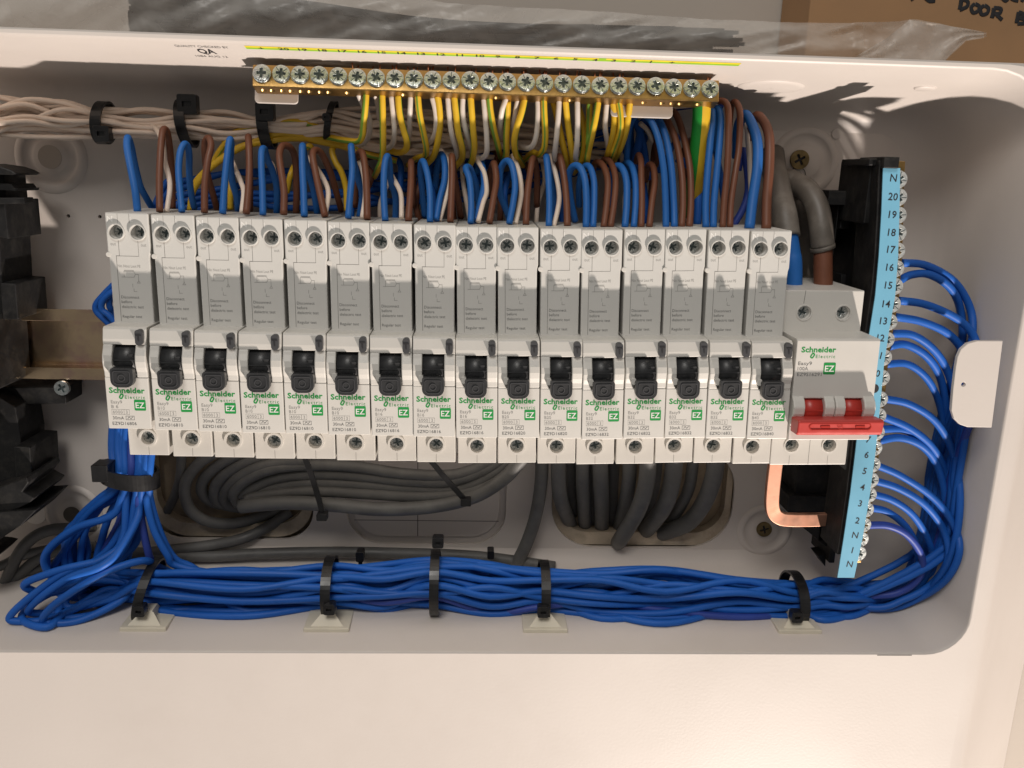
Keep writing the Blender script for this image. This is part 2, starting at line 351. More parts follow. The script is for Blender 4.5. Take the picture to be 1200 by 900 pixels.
# features on the top wall (slopes: z falls from 133.5 at the rim to 122 at the back)
def ztop(d):
    return 133.5-(-11-d)*4.5/29 if d > -40 else 129-(-40-d)*5.5/30
def tm(off=0.0): return lambda x, t: (x, ztop(t)-off, t)
def onto_top(poly, off, name, mt, n=1):
    m_ = MB(); tri = tessellate_polygon([[Vector((p[0], p[1], 0)) for p in poly]]); m_.add([(x, ztop(t)-off, t) for x, t in poly], list(tri)); return loc_mb(m_).build(name, mt, box)
onto_top([(59, -13.0), (258, -13.0), (258, -17.2), (59, -17.2)], 0.06, 'earth_label', lime, 1)
onto_top([(59, -13.0), (200, -13.0), (200, -15.0), (59, -15.0)], 0.09, 'earth_label_stripe', yel)
onto_top([(203, -13.0), (258, -13.0), (258, -15.0), (203, -15.0)], 0.09, 'earth_label_stripe', yel)
tx = MB()
for i in range(22):
    t_ = str(20-i+1) if 0 < i < 21 else '+'
    text(tx, t_, 64+i*7.86, -16.9, 0, 3.0, fmap=tm(0.12), bold=0.02)
loc_mb(tx).build('earth_label_number', ink, box)
tx = MB(); text(tx, 'QUALITY CHECKED BY', 31, -17.5, 0, 2.6, width=21, fmap=tm(0.06)); text(tx, 'QA', 38, -25.5, 0, 6.2, width=7, bold=0.03, fmap=tm(0.06)); text(tx, '1084 AUG 12', 35, -30.5, 0, 2.4, width=13, fmap=tm(0.06))
loc_mb(tx).build('quality_stamp', ink, box)
for (x, t, rx, rt) in ((282, -46, 15, 9), (349, -40, 5, 3), (130, -46, 15, 9), (88, -40, 15, 8)):
    m_ = MB(); n = 32; vs = []
    for k, (s_, o_) in enumerate(((1, 0), (0.95, 0.5), (0.8, 0.8), (0.02, 0.8))): vs += [(x+rx*s_*math.cos(2*math.pi*i/n), ztop(t+rt*s_*math.sin(2*math.pi*i/n))-o_-0.02, t+rt*s_*math.sin(2*math.pi*i/n)) for i in range(n)]
    m_.add(vs, [(j*n+i, j*n+(i+1) % n, (j+1)*n+(i+1) % n, (j+1)*n+i) for j in range(3) for i in range(n)], 0, True); loc_mb(m_).build('ceiling_pip', shell, box)
# what lies behind the cable openings
MB().box(-40, 330, -125, -40, -103.8, -98).build('backing_board', dust, kind='structure')
for x0, x1, q in ((-21.5, 65.5, 'left'), (196.5, 296.5, 'right')):
    loc_mb(MB().plate(rrect(x0, x1, -113.5 if x0 > 0 else -110.5, -56, 20, 8), -97, -90.3, [rrect(x0+3.5, x1-3.5, -106 if x0 > 0 else -103, -50, 17, 8)])).build('cutout_edge', dustl, box)
# hinge tab on the right of the rim
tb = empty('hinge_tab', W(1145, 450, -5), label='white rounded hinge tab with one small hole on the right rim', cat='hinge tab')
TL = W(1145, 450, -5)
tp = [W(x, y, -5)[:2] for x, y in ((1174, 399), (1144, 399), (1133, 402), (1125, 409), (1121, 418), (1119, 430), (1116, 455), (1114, 480), (1117, 490), (1124, 497), (1133, 500), (1161, 500.5))]
th = W(1128, 450, -5)
q = MB().plate(tp, -6.2, -4.2, [circ(th[0], th[1], 0.95, 16)]); q.v = [(x-TL[0], z-TL[1], d-TL[2]) for x, z, d in q.v]; q.build('plate', shell, tb, bevel=0.25)
q = MB().box(TL[0]+4, TL[0]+9.3, TL[1]-15, TL[1]+15, -11, -6.3); q.v = [(x-TL[0], z-TL[1], d-TL[2]) for x, z, d in q.v]; q.build('hinge_root', shell, tb)

# ================================================================== DIN rail
rl = MB().prism_x([(17.5, -67), (17.5, -68), (12.6, -68), (12.6, -75), (-12.6, -75), (-12.6, -68), (-17.5, -68), (-17.5, -67), (-11.6, -67), (-11.6, -74), (11.6, -74), (11.6, -67)], -120, 330)
rl.build('mounting_rail', railm, loc=(130, 0, -70), bevel=0.2, label='yellow plated steel mounting rail behind the row of breakers', cat='rail')

# ================================================================== breakers
def bool_cut(me, cutters):
    o = bpy.data.objects.new('b', me); COL.objects.link(o); tmp = []
    for c in cutters:
        co = bpy.data.objects.new('c', c); COL.objects.link(co); tmp.append(co)
        md = o.modifiers.new('m', 'BOOLEAN'); md.operation = 'DIFFERENCE'; md.object = co; md.solver = 'EXACT'
    dg = bpy.context.evaluated_depsgraph_get(); dg.update()
    r = bpy.data.meshes.new_from_object(o.evaluated_get(dg))
    for t in tmp+[o]: bpy.data.objects.remove(t)
    return r
def ring(cx, cz, ro, ri, d0, d1): return MB().plate(circ(cx, cz, ro, 32), d0, d1, [circ(cx, cz, ri, 32)], 0, True)
def term_screw(r):
    q = MB().plate(circ(0, 0, r, 24), -1.5, 0, [rotp(cross(r*0.68, r*0.17), 0.0)], 0, True)
    q.plate(circ(0, 0, r*0.8, 16), -1.4, -0.9, mi=1)
    for k in range(4):
        a = math.pi/4+k*math.pi/2; line(q, [(r*0.35*math.cos(a), r*0.35*math.sin(a)), (r*0.85*math.cos(a), r*0.85*math.sin(a))], r*0.07, 0.03, 1)
    return q
SF = -13.0; LB = -18.6
W0, W1 = 0.15, 17.75
UZ = 58.2; UX = (4.5, 13.1); UR = 2.95; LZ = -32.2; LX = 8.9; LR = 3.1
# upper terminal block
blk = MB().plate([(W0, 66), (W0, 50.2), (W0+0.4, 47.0), (W0+0.4, 19.5), (W1-0.6, 19.5), (W1-0.6, 47.0), (W1-0.5, 48.6), (W1-0.1, 50.2), (W1-0.1, 66)][::-1], -57, SF).mesh('terminal_block', device2, bevel=0.55, seg=3)
blk = bool_cut(blk, [MB().cyl((x, UZ), UR, SF-9, SF+3, 32).mesh('c', device2) for x in UX])
low = MB().plate([(W0+0.9, 20), (W1-0.9, 20), (W1-0.9, 46.9), (W0+0.9, 46.9)], -55, SF).mesh('terminal_block_lower', device2, bevel=1.1, seg=3)
rings = MB()
for x in UX: rings.v, rings.f, rings.m, rings.sm = (lambda r: (rings.v+r.v, rings.f+[[i+len(rings.v) for i in f] for f in r.f], rings.m+r.m, rings.sm+[True]*len(r.f)))(ring(x, UZ, UR+0.45, UR-0.02, SF-1, SF+1.0))
rings = rings.mesh('screw_collar', device2, bevel=0.15)
clip = MB().cyl((48.6, SF-3), 2.6, W0-0.5, W0+0.9, 20, axis='x').cyl((48.6, SF-3), 2.6, W1-0.9, W1-0.1, 20, axis='x').mesh('side_clip', device)
clip2 = MB().plate(circ(0.45, 48.8, 1.05, 20), SF-2, SF+0.12).mesh('side_clip', device, bevel=0.3)
# lower body and nose
noseprof = [(-22.6, -64), (-22.6, 0), (-0.4, 0), (0.2, -3.5), (2.0, -8), (12.6, -9), (13.2, -1.0), (15.5, -1.1), (19.7, -2.0), (20.4, -3.0), (20.4, -64)]
body = MB().prism_x(noseprof, W0, W1).mesh('nose', device, bevel=0.3)
base = MB().box(W0+0.1, W1-0.15, -40.5, -22.0, -66, LB).mesh('body', device, bevel=0.35)
base = bool_cut(base, [MB().cyl((LX, LZ), LR, LB-9, LB+3, 32).mesh('c', device)])
lring = ring(LX, LZ, LR+0.9, LR-0.02, LB-1, LB+0.9).mesh('screw_collar', device, bevel=0.2)
ckp = [(-0.4, -9), (-0.4, 0.0), (2.0, 0.15), (4.0, 0.9), (6.5, 1.3), (9.0, 0.9), (11.5, -0.3), (13.3, -0.95), (13.3, -9)]
ck = MB().prism_x(ckp, W0, 4.1, smooth=False).prism_x(ckp, 13.3, W1).mesh('cheek', device, bevel=0.5, seg=3)
ear = MB().plate(rrect(2.6, 4.6, 1.6, 4.6, 0.9, 4), -3, 1.6).mesh('side_lug', device, bevel=0.2)
# toggle: drum and paddle
drum = MB()
dp = [(6.5+6.6*math.cos(math.radians(a)), -6.5+6.6*math.sin(math.radians(a))) for a in range(0, 360, 15)]
drum.prism_x(dp, 4.35, 13.05, smooth=True); drum.box(4.35, 13.05, 6.4, 7.0, -2, 0.45); drum.box(10, 12.6, 8.6, 9.3, -2, 0.1)
drum = drum.mesh('toggle_drum', dark)
pad = MB().plate(rrect(4.1, 13.3, -3.9, 4.2, (1.2, 1.2, 3.0, 3.0), 5), 1.0, 4.2).mesh('toggle', dark, bevel=0.5, seg=3)
padr = MB().plate(rrect(5.2, 12.2, -2.8, 3.0, (0.8, 0.8, 2.0, 2.0), 4), 4.1, 4.5, [rrect(5.5, 11.9, -2.5, 2.7, (0.6, 0.6, 1.8, 1.8), 4)]).plate(circ(8.7, 0.1, 1.5, 20), 4.1, 4.5, [circ(8.7, 0.1, 1.15, 20)]).mesh('toggle_marking', buttonm)
btn = MB().plate(rrect(13.9, 16.9, 13.4, 19.8, 1.3, 5), -5, 0.75).mesh('test_button', buttonm, bevel=0.4, seg=2)
bt = MB(); text(bt, 'T', 15.4, 15.3, 0.96, 2.6, bold=0.03, center=True); bt = bt.mesh('button_letter', ink)
ts_u = term_screw(2.9).mesh('terminal_screw', [screwdark, slotm]); ts_l = term_screw(3.05).mesh('terminal_screw', [screwdark, slotm])
# printing common to all
def logo(mb, x, z, w_, d):
    text(mb, 'Schneider', x, z, d, w_*0.155, width=w_, bold=0.028)
    text(mb, 'Electric', x+w_*0.43, z-w_*0.17, d, w_*0.095, width=w_*0.56, space=1.25)
    k = w_*0.05
    o_ = rrect(-k*1.1, k*1.1, -k*1.7, k*1.7, k*0.95, 4); i_ = rrect(-k*0.35, k*0.35, -k*0.9, k*0.9, k*0.3, 4)
    o_ = rotp(o_, -0.5); i_ = rotp(i_, -0.5); cx, cz = x+w_*0.335, z-w_*0.10
    mb.plate([(a+cx, b+cz) for a, b in o_], d-0.02, d, [[(a+cx, b+cz) for a, b in i_]])
def badge(x, z, s_, d):
    a = MB().plate(rrect(x, x+s_, z, z+s_, s_*0.1, 4), d-0.03, d)
    b = MB(); text(b, 'EZ', x+s_*0.11, z+s_*0.24, d+0.06, s_*0.52, width=s_*0.78, bold=0.012)
    return a, b
lg = MB(); logo(lg, 1.5, -7.1, 14.6, 0.06); lg = lg.mesh('brand_print', greenink)
ba, bb = badge(11.4, -14.6, 4.7, 0.06); ba = ba.mesh('badge', greenink); bb = bb.mesh('badge_letters', whiteink)
up = MB()
text(up, 'out', 1.6, 52.6, SF+0.05, 1.3, width=2.2); text(up, 'out', 13.9, 52.4, SF+0.05, 1.3, width=2.2)
text(up, 'Nin Nout Lout PE', 3.9, 43.6, SF+0.05, 1.15, width=9.2); up_l = up
for p in ([(6.4, 42.4), (10.2, 42.4)], [(6.2, 41.9), (6.2, 39.6), (10.2, 39.6), (10.8, 40.8), (10.2, 42.0), (6.2, 42.0)], [(10.8, 40.8), (12, 40.8), (12, 38)], [(5.2, 39.6), (6.2, 39.6)], [(11.4, 37.2), (12, 38.2), (12.6, 37.2), (11.4, 37.2)], [(9.4, 36.8), (9.4, 35.4)], [(9.8, 34.8), (9.8, 33.6), (11, 33.6)]):
    line(up_l, p, 0.16, SF+0.05)
up_l = up_l.mesh('fine_print', lightink)
up = MB()
for t_, z_, w_ in (('Disconnect', 30.6, 7.4), ('before', 28.6, 4.3), ('dielectric test', 26.5, 9.0), ('Regular test', 22.4, 8.0)): text(up, t_, 4.3, z_, SF+0.05, 1.2, width=w_)
up_d = up.mesh('warning_print', greyink)
nn = MB(); text(nn, 'N', 0.9, 62.3, SF+0.06, 2.4, bold=0.02); text(nn, 'L', 10.2, 62.5, SF+0.06, 2.0); nn = nn.mesh('moulded_letter', whiteink)
sm_ = MB()
line(sm_, [(4.9, 54.6), (4.9, 48.3), (3.6, 48.3), (3.6, 21)], 0.16, SF+0.045); line(sm_, [(3.6, 48.3), (12.8, 48.3), (12.8, 54.8)], 0.12, SF+0.045)
line(sm_, [(9.9, 62), (9.9, 65.6)], 0.12, SF+0.045); line(sm_, [(5.2, 61.8), (5.2, 65.6)], 0.1, SF+0.045)
line(sm_, [(13.3, -0.6), (17.6, -0.6)], 0.14, 0.045); line(sm_, [(LX, -40.2), (LX, -36.4)], 0.14, LB+0.045); line(sm_, [(LX, -28), (LX, -25)], 0.14, LB+0.045)
sm_ = sm_.mesh('seam', seamm)
ratings = ['B 6', 'B10', 'B10', 'B10', 'B10', 'B10', 'B16', 'B16', 'B16', 'B20', 'B20', 'B32', 'B32', 'B32', 'B32', 'B40']
rt = {}
def rating(r):
    if r in rt: return rt[r]
    a = MB(); b = MB(); n = int(r[1:])
    text(a, 'Easy9', 1.9, -11.7, 0.06, 1.35, width=4.6); text(a, r, 1.9, -13.7, 0.06, 1.35, width=2.9)
    text(a, '6000', 2.4, -16.0, 0.06, 1.25, width=4.0); text(a, '3', 7.8, -16.0, 0.06, 1.25)
    text(b, '30mA', 2.2, -18.6, 0.06, 1.35, width=4.6); text(b, 'EZ9D168%02d' % n, 1.9, -21.0, 0.06, 1.35, width=9.9)
    for x0, x1, z0, z1 in ((2.0, 7.0, -16.4, -14.3), (7.0, 9.2, -16.4, -14.3)): line(a, [(x0, z0), (x1, z0), (x1, z1), (x0, z1), (x0, z0)], 0.10, 0.05)
    line(b, [(7.6, -18.7), (11, -18.7), (11, -17.1), (7.6, -17.1), (7.6, -18.7)], 0.16, 0.05); line(b, [(8.3, -18.2), (8.9, -17.5), (9.6, -18.2), (10.4, -17.5)], 0.2, 0.05)
    rt[r] = (a.mesh('rating_print', lightink), b.mesh('type_print', greyink)); return rt[r]
ztab = {0: 1.1, 5: -0.25, 10: -0.9, 15: 0.35}
def lerp(tab, i):
    ks = sorted(tab)
    for a, b in zip(ks, ks[1:]):
        if a <= i <= b: t = (i-a)/(b-a); t = t*t*(3-2*t)*0.5+t*0.5; return tab[a]*(1-t)+tab[b]*t
xtab = {0: -0.9, 1: 0.1, 5: 0.35, 10: 0.0, 15: 0.0}; rtab = {0: 0.1, 5: 0.5, 10: 1.7, 15: 1.8}
DEV = []
def breaker(i):
    x = 18*i+lerp(xtab, i); z = lerp(ztab, i)
    t = empty('circuit_breaker', (x, z, 0), group='circuit breakers in the long row', cat='circuit breaker',
              label='%s breaker from the left, pale grey with black toggle, marked %s' % (ordn(i), ratings[i].replace(' ', '')))
    t.rotation_euler = (random.uniform(-0.008, 0.008), -math.radians(lerp(rtab, i)+random.uniform(-0.35, 0.35)), random.uniform(-0.010, 0.010))
    t.location = V(x+random.uniform(-0.1, 0.12), z+random.uniform(-0.35, 0.35), random.uniform(-0.4, 0.3))
    b = put(base, 'body', t); put(lring, 'screw_collar', b)
    s_ = put(ts_l, 'terminal_screw', t, (LX+0.1, LZ, LB-random.uniform(1.7, 2.6)), (0, random.uniform(0, 1.5), 0))
    n = put(body, 'nose', t); put(ck, 'cheek', n); put(ear, 'side_lug', n)
    k = put(blk, 'terminal_block', t); put(rings, 'screw_collar', k); put(clip2, 'side_clip', k)
    for ux in UX: put(ts_u, 'terminal_screw', t, (ux, UZ, SF-random.uniform(4.2, 5.8)), (0, random.uniform(0, 1.5), 0))
    g = put(pad, 'toggle', t, (random.uniform(-.1, .1), random.uniform(-.25, .25), random.uniform(-.2, .2))); put(drum, 'toggle_drum', g); put(padr, 'toggle_marking', g)
    u = put(btn, 'test_button', t); put(bt, 'button_letter', u)
    put(lg, 'brand_print', t); q = put(ba, 'badge', t); put(bb, 'badge_letters', q)
    r1, r2 = rating(ratings[i]); put(r1, 'rating_print', t); put(r2, 'type_print', t)
    put(up_l, 'fine_print', t); put(up_d, 'warning_print', t); put(nn, 'moulded_letter', t); put(sm_, 'seam', t)
    return t
for i in range(16): DEV.append(breaker(i))

# ------------------------------------------------------------------ main switch
ms = empty('main_switch', (288.4, 0.2, 0), label='double-width main switch with a wide red handle right of the breakers', cat='main switch')
ms.rotation_euler = (0, -math.radians(1.0), 0)
WM = 35.8; UXm = (9.6, 27.2)
mb_ = MB().box(0.1, WM, -40.5, 40.5, -66, LB).mesh('body', device, bevel=0.4)
mb_ = bool_cut(mb_, [MB().cyl((x, z), 3.1, LB-9, LB+3, 32).mesh('c', device) for x in UXm for z in (30.6, -31.0)])
bo = put(mb_, 'body', ms)
for x in UXm:
    for z in (30.6, -31.0): put(ring(x, z, 3.7, 3.08, LB-1, LB+0.35).mesh('screw_collar', device, bevel=0.12), 'screw_collar', bo); put(ts_l, 'terminal_screw', ms, (x, z, LB-2.6), (0, random.uniform(0, 1.5), 0))
npf = [(-22.5, -64), (-22.5, 0), (-16, 0), (-15.4, -3), (-13, -8), (-5, -8), (-4.2, -1.5), (-3.6, 0), (21.6, 0), (22.4, -0.8), (22.4, -64)]
no = put(MB().prism_x(npf, 0.5, WM+0.6).mesh('nose', device, bevel=0.3), 'nose', ms)
cp = [(-16.2, -8), (-16.2, 0), (-13.5, 1.0), (-10, 2.8), (-7, 3.2), (-4.6, 2.0), (-2.6, 0.0), (-2.6, -8)]
c_ = MB()
for x0, x1 in ((0.5, 5.6), (14.2, 18.6), (18.9, 23.3), (31.4, WM+0.6)): c_.prism_x(cp, x0, x1)
put(c_.mesh('cheek', device, bevel=0.6, seg=3), 'cheek', no)
for x0, x1 in ((5.7, 14.1), (23.4, 31.3)):
    q = MB().prism_x([(-9.6+6.4*math.cos(math.radians(a)), -5.2+6.4*math.sin(math.radians(a))) for a in range(0, 360, 15)], x0, x1, smooth=True); q.box(x0, x1, -9.2, -8.6, -1, 1.5)
    q.build('toggle_drum', redd, ms)
hb = MB().prism_x([(-11.2, 1.5), (-10.6, 9.2), (-11.4, 10.2), (-16.2, 9.6), (-17.6, 8.6), (-17.9, 1.5)], 0.3, WM+1.4)
h_ = hb.build('handle', red, ms, bevel=1.1, seg=4)
q = MB()
q2 = rrect(5, WM-4, -15.0, -12.0, 1.4, 5); q3 = rrect(5.4, WM-4.4, -14.7, -12.3, 1.2, 5)
q.plate(q2, 9.4, 10.25, [q3]); q.build('handle_rib', redd, h_)
q = MB(); text(q, 'O', 18.4, -14.6, 10.4, 2.2, center=True); q.box(10, 14, -13.9, -13.1, 9.6, 10.35); q.box(25, 29, -13.9, -13.1, 9.6, 10.35); q.build('handle_marking', redd, h_)
lg2 = MB(); logo(lg2, 2.6, 16.6, 15.0, 0.06); lg2.build('brand_print', greenink, ms)
a, b = badge(12.9, 6.9, 5.2, 0.06); q = a.build('badge', greenink, ms); b.build('badge_letters', whiteink, q)
q = MB(); text(q, 'Easy9', 1.7, 11.0, 0.06, 1.5, width=6); text(q, '100A', 1.7, 8.7, 0.06, 1.5, width=4.6); text(q, 'EZ9S16291', 1.7, 6.2, 0.06, 1.5, width=10.6); q.build('type_print', greyink, ms)
q = MB(); line(q, [(9.4, 40.3), (9.0, 34.8)], 0.22, LB+0.05); line(q, [(18, -40.2), (18, -23)], 0.16, LB+0.05); line(q, [(9.0, -40.2), (9.0, -36)], 0.12, LB+0.05); line(q, [(27, -40.2), (27, -36)], 0.12, LB+0.05); line(q, [(0.6, -16.4), (4, -16.4)], 0.14, 0.05); q.build('seam', seamm, ms)
# copper link bar
cpp = [W(910, 530, -34), W(905, 575, -36), W(905, 596, -37), W(912, 606, -38), W(930, 609, -39), W(985, 608, -42)]
cb = MB()
def rect_sweep(mb, pts, a, b, sub=6, mi=0):
    """flat bar: a = width in the picture plane, b = thickness towards the viewer"""
    P = [Vector(p) for p in pts]; Q = [P[0]*2-P[1]]+P+[P[-1]*2-P[-2]]; C = []
    for i in range(1, len(Q)-2):
        for k in range(sub):
            t = k/sub; A, B, E_, F = Q[i-1], Q[i], Q[i+1], Q[i+2]
            C.append(0.5*((2*B)+(E_-A)*t+(2*A-5*B+4*E_-F)*t*t+(3*B-A-3*E_+F)*t*t*t))
    C.append(P[-1]); vs = []
    for i, c in enumerate(C):
        T = (C[min(i+1, len(C)-1)]-C[max(i-1, 0)]).normalized(); n = Vector((-T[1], T[0], 0)).normalized()
        for sa, sb in ((-1, -1), (1, -1), (1, 1), (-1, 1)): vs.append(c+n*(a/2*sa)+Vector((0, 0, b/2*sb)))
    fs = [(i*4+k, i*4+(k+1) % 4, (i+1)*4+(k+1) % 4, (i+1)*4+k) for i in range(len(C)-1) for k in range(4)]+[(0, 1, 2, 3), tuple(len(vs)-4+k for k in range(4))]
    mb.add(vs, fs, mi); return mb
rect_sweep(cb, cpp, 6.6, 3.0).build('copper_link', copper, loc=cpp[2], bevel=0.35, label='bent flat copper link running from main switch to neutral bar', cat='copper bar')

# ================================================================== neutral bar at the right
NB = W(1036, 430, -22)
nb = empty('neutral_bar', NB, label='upright neutral bar with blue numbered label beside the main switch', cat='terminal bar')
def nl(mb): mb.v = [(x-NB[0], z-NB[1], d-NB[2]) for x, z, d in mb.v]; return mb
edge = [(197, 1035, 1055), (250, 1033, 1054), (300, 1030, 1052.5), (347, 1025.8, 1049), (390, 1019, 1041.5), (427, 1014, 1036), (480, 1008, 1031), (530, 1002.5, 1026), (579, 996.5, 1019.5), (630, 989, 1011), (677, 981.5, 1001)]
Lp = [W(a, y, -21.5) for y, a, b in edge]; Rp = [W(b, y, -21.5) for y, a, b in edge]
def ex(z):   # left and right x of the strip at height z
    for (p, q, r, s_) in zip(Lp, Lp[1:], Rp, Rp[1:]):
        if p[1] >= z >= q[1]: t = (p[1]-z)/(p[1]-q[1]); return p[0]*(1-t)+q[0]*t, r[0]*(1-t)+s_[0]*t
    return (Lp[0][0], Rp[0][0]) if z > Lp[0][1] else (Lp[-1][0], Rp[-1][0])
st = MB(); vs = []
for p, q in zip(Lp, Rp): vs += [(p[0], p[1], -21.5), (q[0], q[1], -21.5), (q[0], q[1], -22.1), (p[0], p[1], -22.1)]
st.add(vs, [(i*4+k, i*4+(k+1) % 4, (i+1)*4+(k+1) % 4, (i+1)*4+k) for i in range(len(Lp)-1) for k in range(4)]+[(0, 1, 2, 3), tuple(len(vs)-4+k for k in range(4))])
nl(st).build('label_strip', bluelabel, nb)
nums = [('N', 208), ('20', 230), ('19', 251), ('18', 272), ('17', 292), ('16', 313), ('15', 334), ('14', 356), ('13', 376), ('12', 396), ('11', 416), ('10', 437), ('9', 474), ('8', 494), ('7', 515), ('6', 533), ('5', 552), ('4', 571), ('3', 590), ('2', 610), ('N', 627), ('1', 645), ('N', 661)]
tx = MB()
for i, (t_, y) in enumerate(nums):
    z = W(1030, y, -21.5)[1]; a, b = ex(z); c = a+(b-a)*(0.62 if i < 12 else 0.56)
    text(tx, t_, c, z-1.5, -21.4, 3.1, center=True, bold=0.008, rot=-0.03 if y < 400 else -0.12)
z = W(1030, 455.5, -21.5)[1]; a, b = ex(z); tx.plate(circ((a+b)/2+1.0, z, 2.1, 24), -21.45, -21.4)
nl(tx).build('label_numbers', ink, nb)
bars = MB(); bb_ = [(ex(z)[1]-0.4, z) for z in [97-k*6.5 for k in range(30)]]
bars.plate([(x, z) for x, z in bb_]+[(x+3.6, z) for i, (x, z) in list(enumerate(bb_))[::-1]], -34, -24); nl(bars).build('brass_bar', brass, nb, bevel=0.3)
def bigscrew(r=3.7, mt=None):
    q = MB().plate(circ(0, 0, r*0.93, 26), -1.8, 0.0, [rotp(cross(r*0.55, r*0.15), 0.0)], 0, True)
    q.cyl((0, 0), r, -1.8, -0.9, 26, smooth=True)
    q.plate(circ(0, 0, r*0.7, 14), -1.2, -0.75, mi=1)
    for k in range(4):
        a = math.pi/4+k*math.pi/2; line(q, [(r*0.3*math.cos(a), r*0.3*math.sin(a)), (r*0.8*math.cos(a), r*0.8*math.sin(a))], r*0.09, 0.03, 1)
    return q.mesh('terminal_screw', [mt or zinc, slotm], bevel=0.25, seg=2)
nsc = bigscrew(3.95, litzinc)
ys = [208+21.0*i for i in range(11)]+[442, 467, 486.5, 506, 525, 544, 562, 579.5, 597, 615, 632, 648]
for y in ys:
    z = W(1040, y+2, -22)[1]; a, b = ex(z)
    if z < -95: continue
    o_ = put(nsc, 'terminal_screw', nb, (b+0.5-NB[0], z-NB[1], -0.7-random.uniform(0, 0.8)), (random.uniform(-.04, .04), random.uniform(0, 1.57), random.uniform(0.0, .06)))
# black carrier
cz = MB(); lo = [(ex(z)[0]-1.4, z) for z in [97-k*8 for k in range(24)]]; hi = [(ex(z)[0]+6, z) for z in [97-k*8 for k in range(24)]][::-1]
cz.plate(lo+hi, -44, -23); nl(cz).build('carrier', black, nb, bevel=0.4)
A = lambda px, py, d: W(px, py, d)
def pxbox(mb, x0, x1, y0, y1, d0, d1):
    a = W(x0, y1, d1); b = W(x1, y0, d1); return mb.box(a[0], b[0], a[1], b[1], d0, d1)
nl(pxbox(MB(), 1035, 1055, 184, 197, -44, -19.5)).build('end_cap', black, nb, bevel=0.5)
q = MB(); pxbox(q, 1012, 1033, 188, 262, -62, -30); pxbox(q, 1018, 1033, 186, 194, -55, -26); nl(q).build('upper_bracket', black, nb, bevel=0.5)
q = MB(); pxbox(q, 970, 1034, 225, 240, -86, -52); pxbox(q, 972, 984, 240, 330, -86, -56); pxbox(q, 998, 1034, 240, 340, -86, -48); pxbox(q, 984, 998, 240, 268, -86, -56); pxbox(q, 984, 998, 322, 340, -86, -56); nl(q).build('support_frame', black, nb, bevel=0.5)
q = MB(); pxbox(q, 984, 988, 270, 322, -84, -76); nl(q).build('frame_strut', black, nb)
nl(pxbox(MB(), 1019, 1030, 267, 282, -40, -29)).build('spacer', greyclip, nb, bevel=0.3)
nl(pxbox(MB(), 1015, 1028, 331, 425, -58, -26)).build('side_cover', greyclip, nb, bevel=0.3)
nl(pxbox(MB(), 990.5, 1004, 513, 551, -50, -25)).build('side_cover', greyclip, nb, bevel=0.3)
nl(pxbox(MB(), 981.5, 991.5, 606, 617, -40, -31)).build('spacer', greyclip, nb, bevel=0.3)
q = MB(); pxbox(q, 930, 982, 545, 590, -86, -62); pxbox(q, 922, 985, 582, 600, -84, -58); pxbox(q, 958, 990, 600, 634, -84, -60); pxbox(q, 978, 986, 545, 660, -80, -55)
nl(q).build('lower_frame', black, nb, bevel=0.5)
q = MB().plate([W(x, y, -60)[:2] for x, y in ((938, 616), (968, 640), (980, 645), (980, 610))], -80, -60); q.plate([W(x, y, -60)[:2] for x, y in ((958, 651), (967, 664), (968, 650))], -70, -60); nl(q).build('rib', black, nb)

# ================================================================== earth bar under the top wall
e0 = W(296, 92, -28); e1 = W(843, 103, -28); EL = math.dist(e0, e1)
eb = empty('earth_bar', (e0[0], (e0[1]+e1[1])/2, -28), label='long brass earth bar carrying a row of bright screws under the top wall', cat='terminal bar')
ang = math.atan2(e1[1]-e0[1], e1[0]-e0[0])
EZ = (e0[1]+e1[1])/2+0.2
eb.rotation_euler = (math.radians(-15), 0, 0)     # turned so that its underside shows
bar = MB().box(0, EL, -4.6, 4.6, -8.5, 0)
bm_ = bar.mesh('brass_bar', brass, bevel=0.35)
bm_ = bool_cut(bm_, [MB().cyl((x, -4.2), 1.45, -6, -2, 14, axis='z').mesh('c', brass) for x in [3.5+k*7.86+o for k in (0, 1, 2, 3, 4, 7, 12, 16, 20, 21, 22, 23) for o in ((0, 3.6) if k < 4 or k == 22 else (3.6,))] if x < EL-2])
put(bm_, 'brass_bar', eb)
esc = bigscrew(3.75)
dome = MB(); dome.plate(circ(0, 0, 3.2, 24), -1, 0.6, [rotp(cross(2.0, 0.62), 0.4)], 0, True).cyl((0, 0), 3.8, -1, -0.1, 26); dome.plate(circ(0, 0, 2.4, 14), -0.9, -0.5, mi=1); dome.plate(circ(0, 0, 2.3, 16), -0.3, 0.0, mi=1); dome = dome.mesh('mounting_screw', [zinc, slotm], bevel=0.35)
SX = [4.0+k*(EL-8.0)/24 for k in range(25)]
for k, x in enumerate(SX):
    mt_ = k in (0, 21)
    put(dome if mt_ else esc, 'mounting_screw' if mt_ else 'terminal_screw', eb, (x, 0.6+random.uniform(-.2, .2), 1.7-random.uniform(0, .5)), (random.uniform(-.05, .05), random.uniform(0, 1.57), random.uniform(-.05, .05)))
q = MB().plate(rrect(-1.2, 17, -8.2, 6.6, 1.6, 4), -10, -8.8).plate(rrect(151, 178, -9.2, 5.5, 1.8, 4), -10, -8.8).plate(rrect(17, EL, 4.9, 6.3, 0.5, 2), -10, -8.8)
q.build('bracket', shell, eb, bevel=0.25)
for k, x in enumerate(SX):
    if 5 <= k <= 19 or k == 24:
        q = MB(); 
        for j in range(random.randint(2, 5)): 
            xx = x+random.uniform(-2.4, 2.4); q.tube([(xx, 3, -3), (xx+random.uniform(-.6, .6), 6.2+random.uniform(0, 1.8), -2.6+random.uniform(-1, 1))], 0.35, n=6, sub=2)
        put(q.mesh('strand', coppers), 'wire_strands', eb)

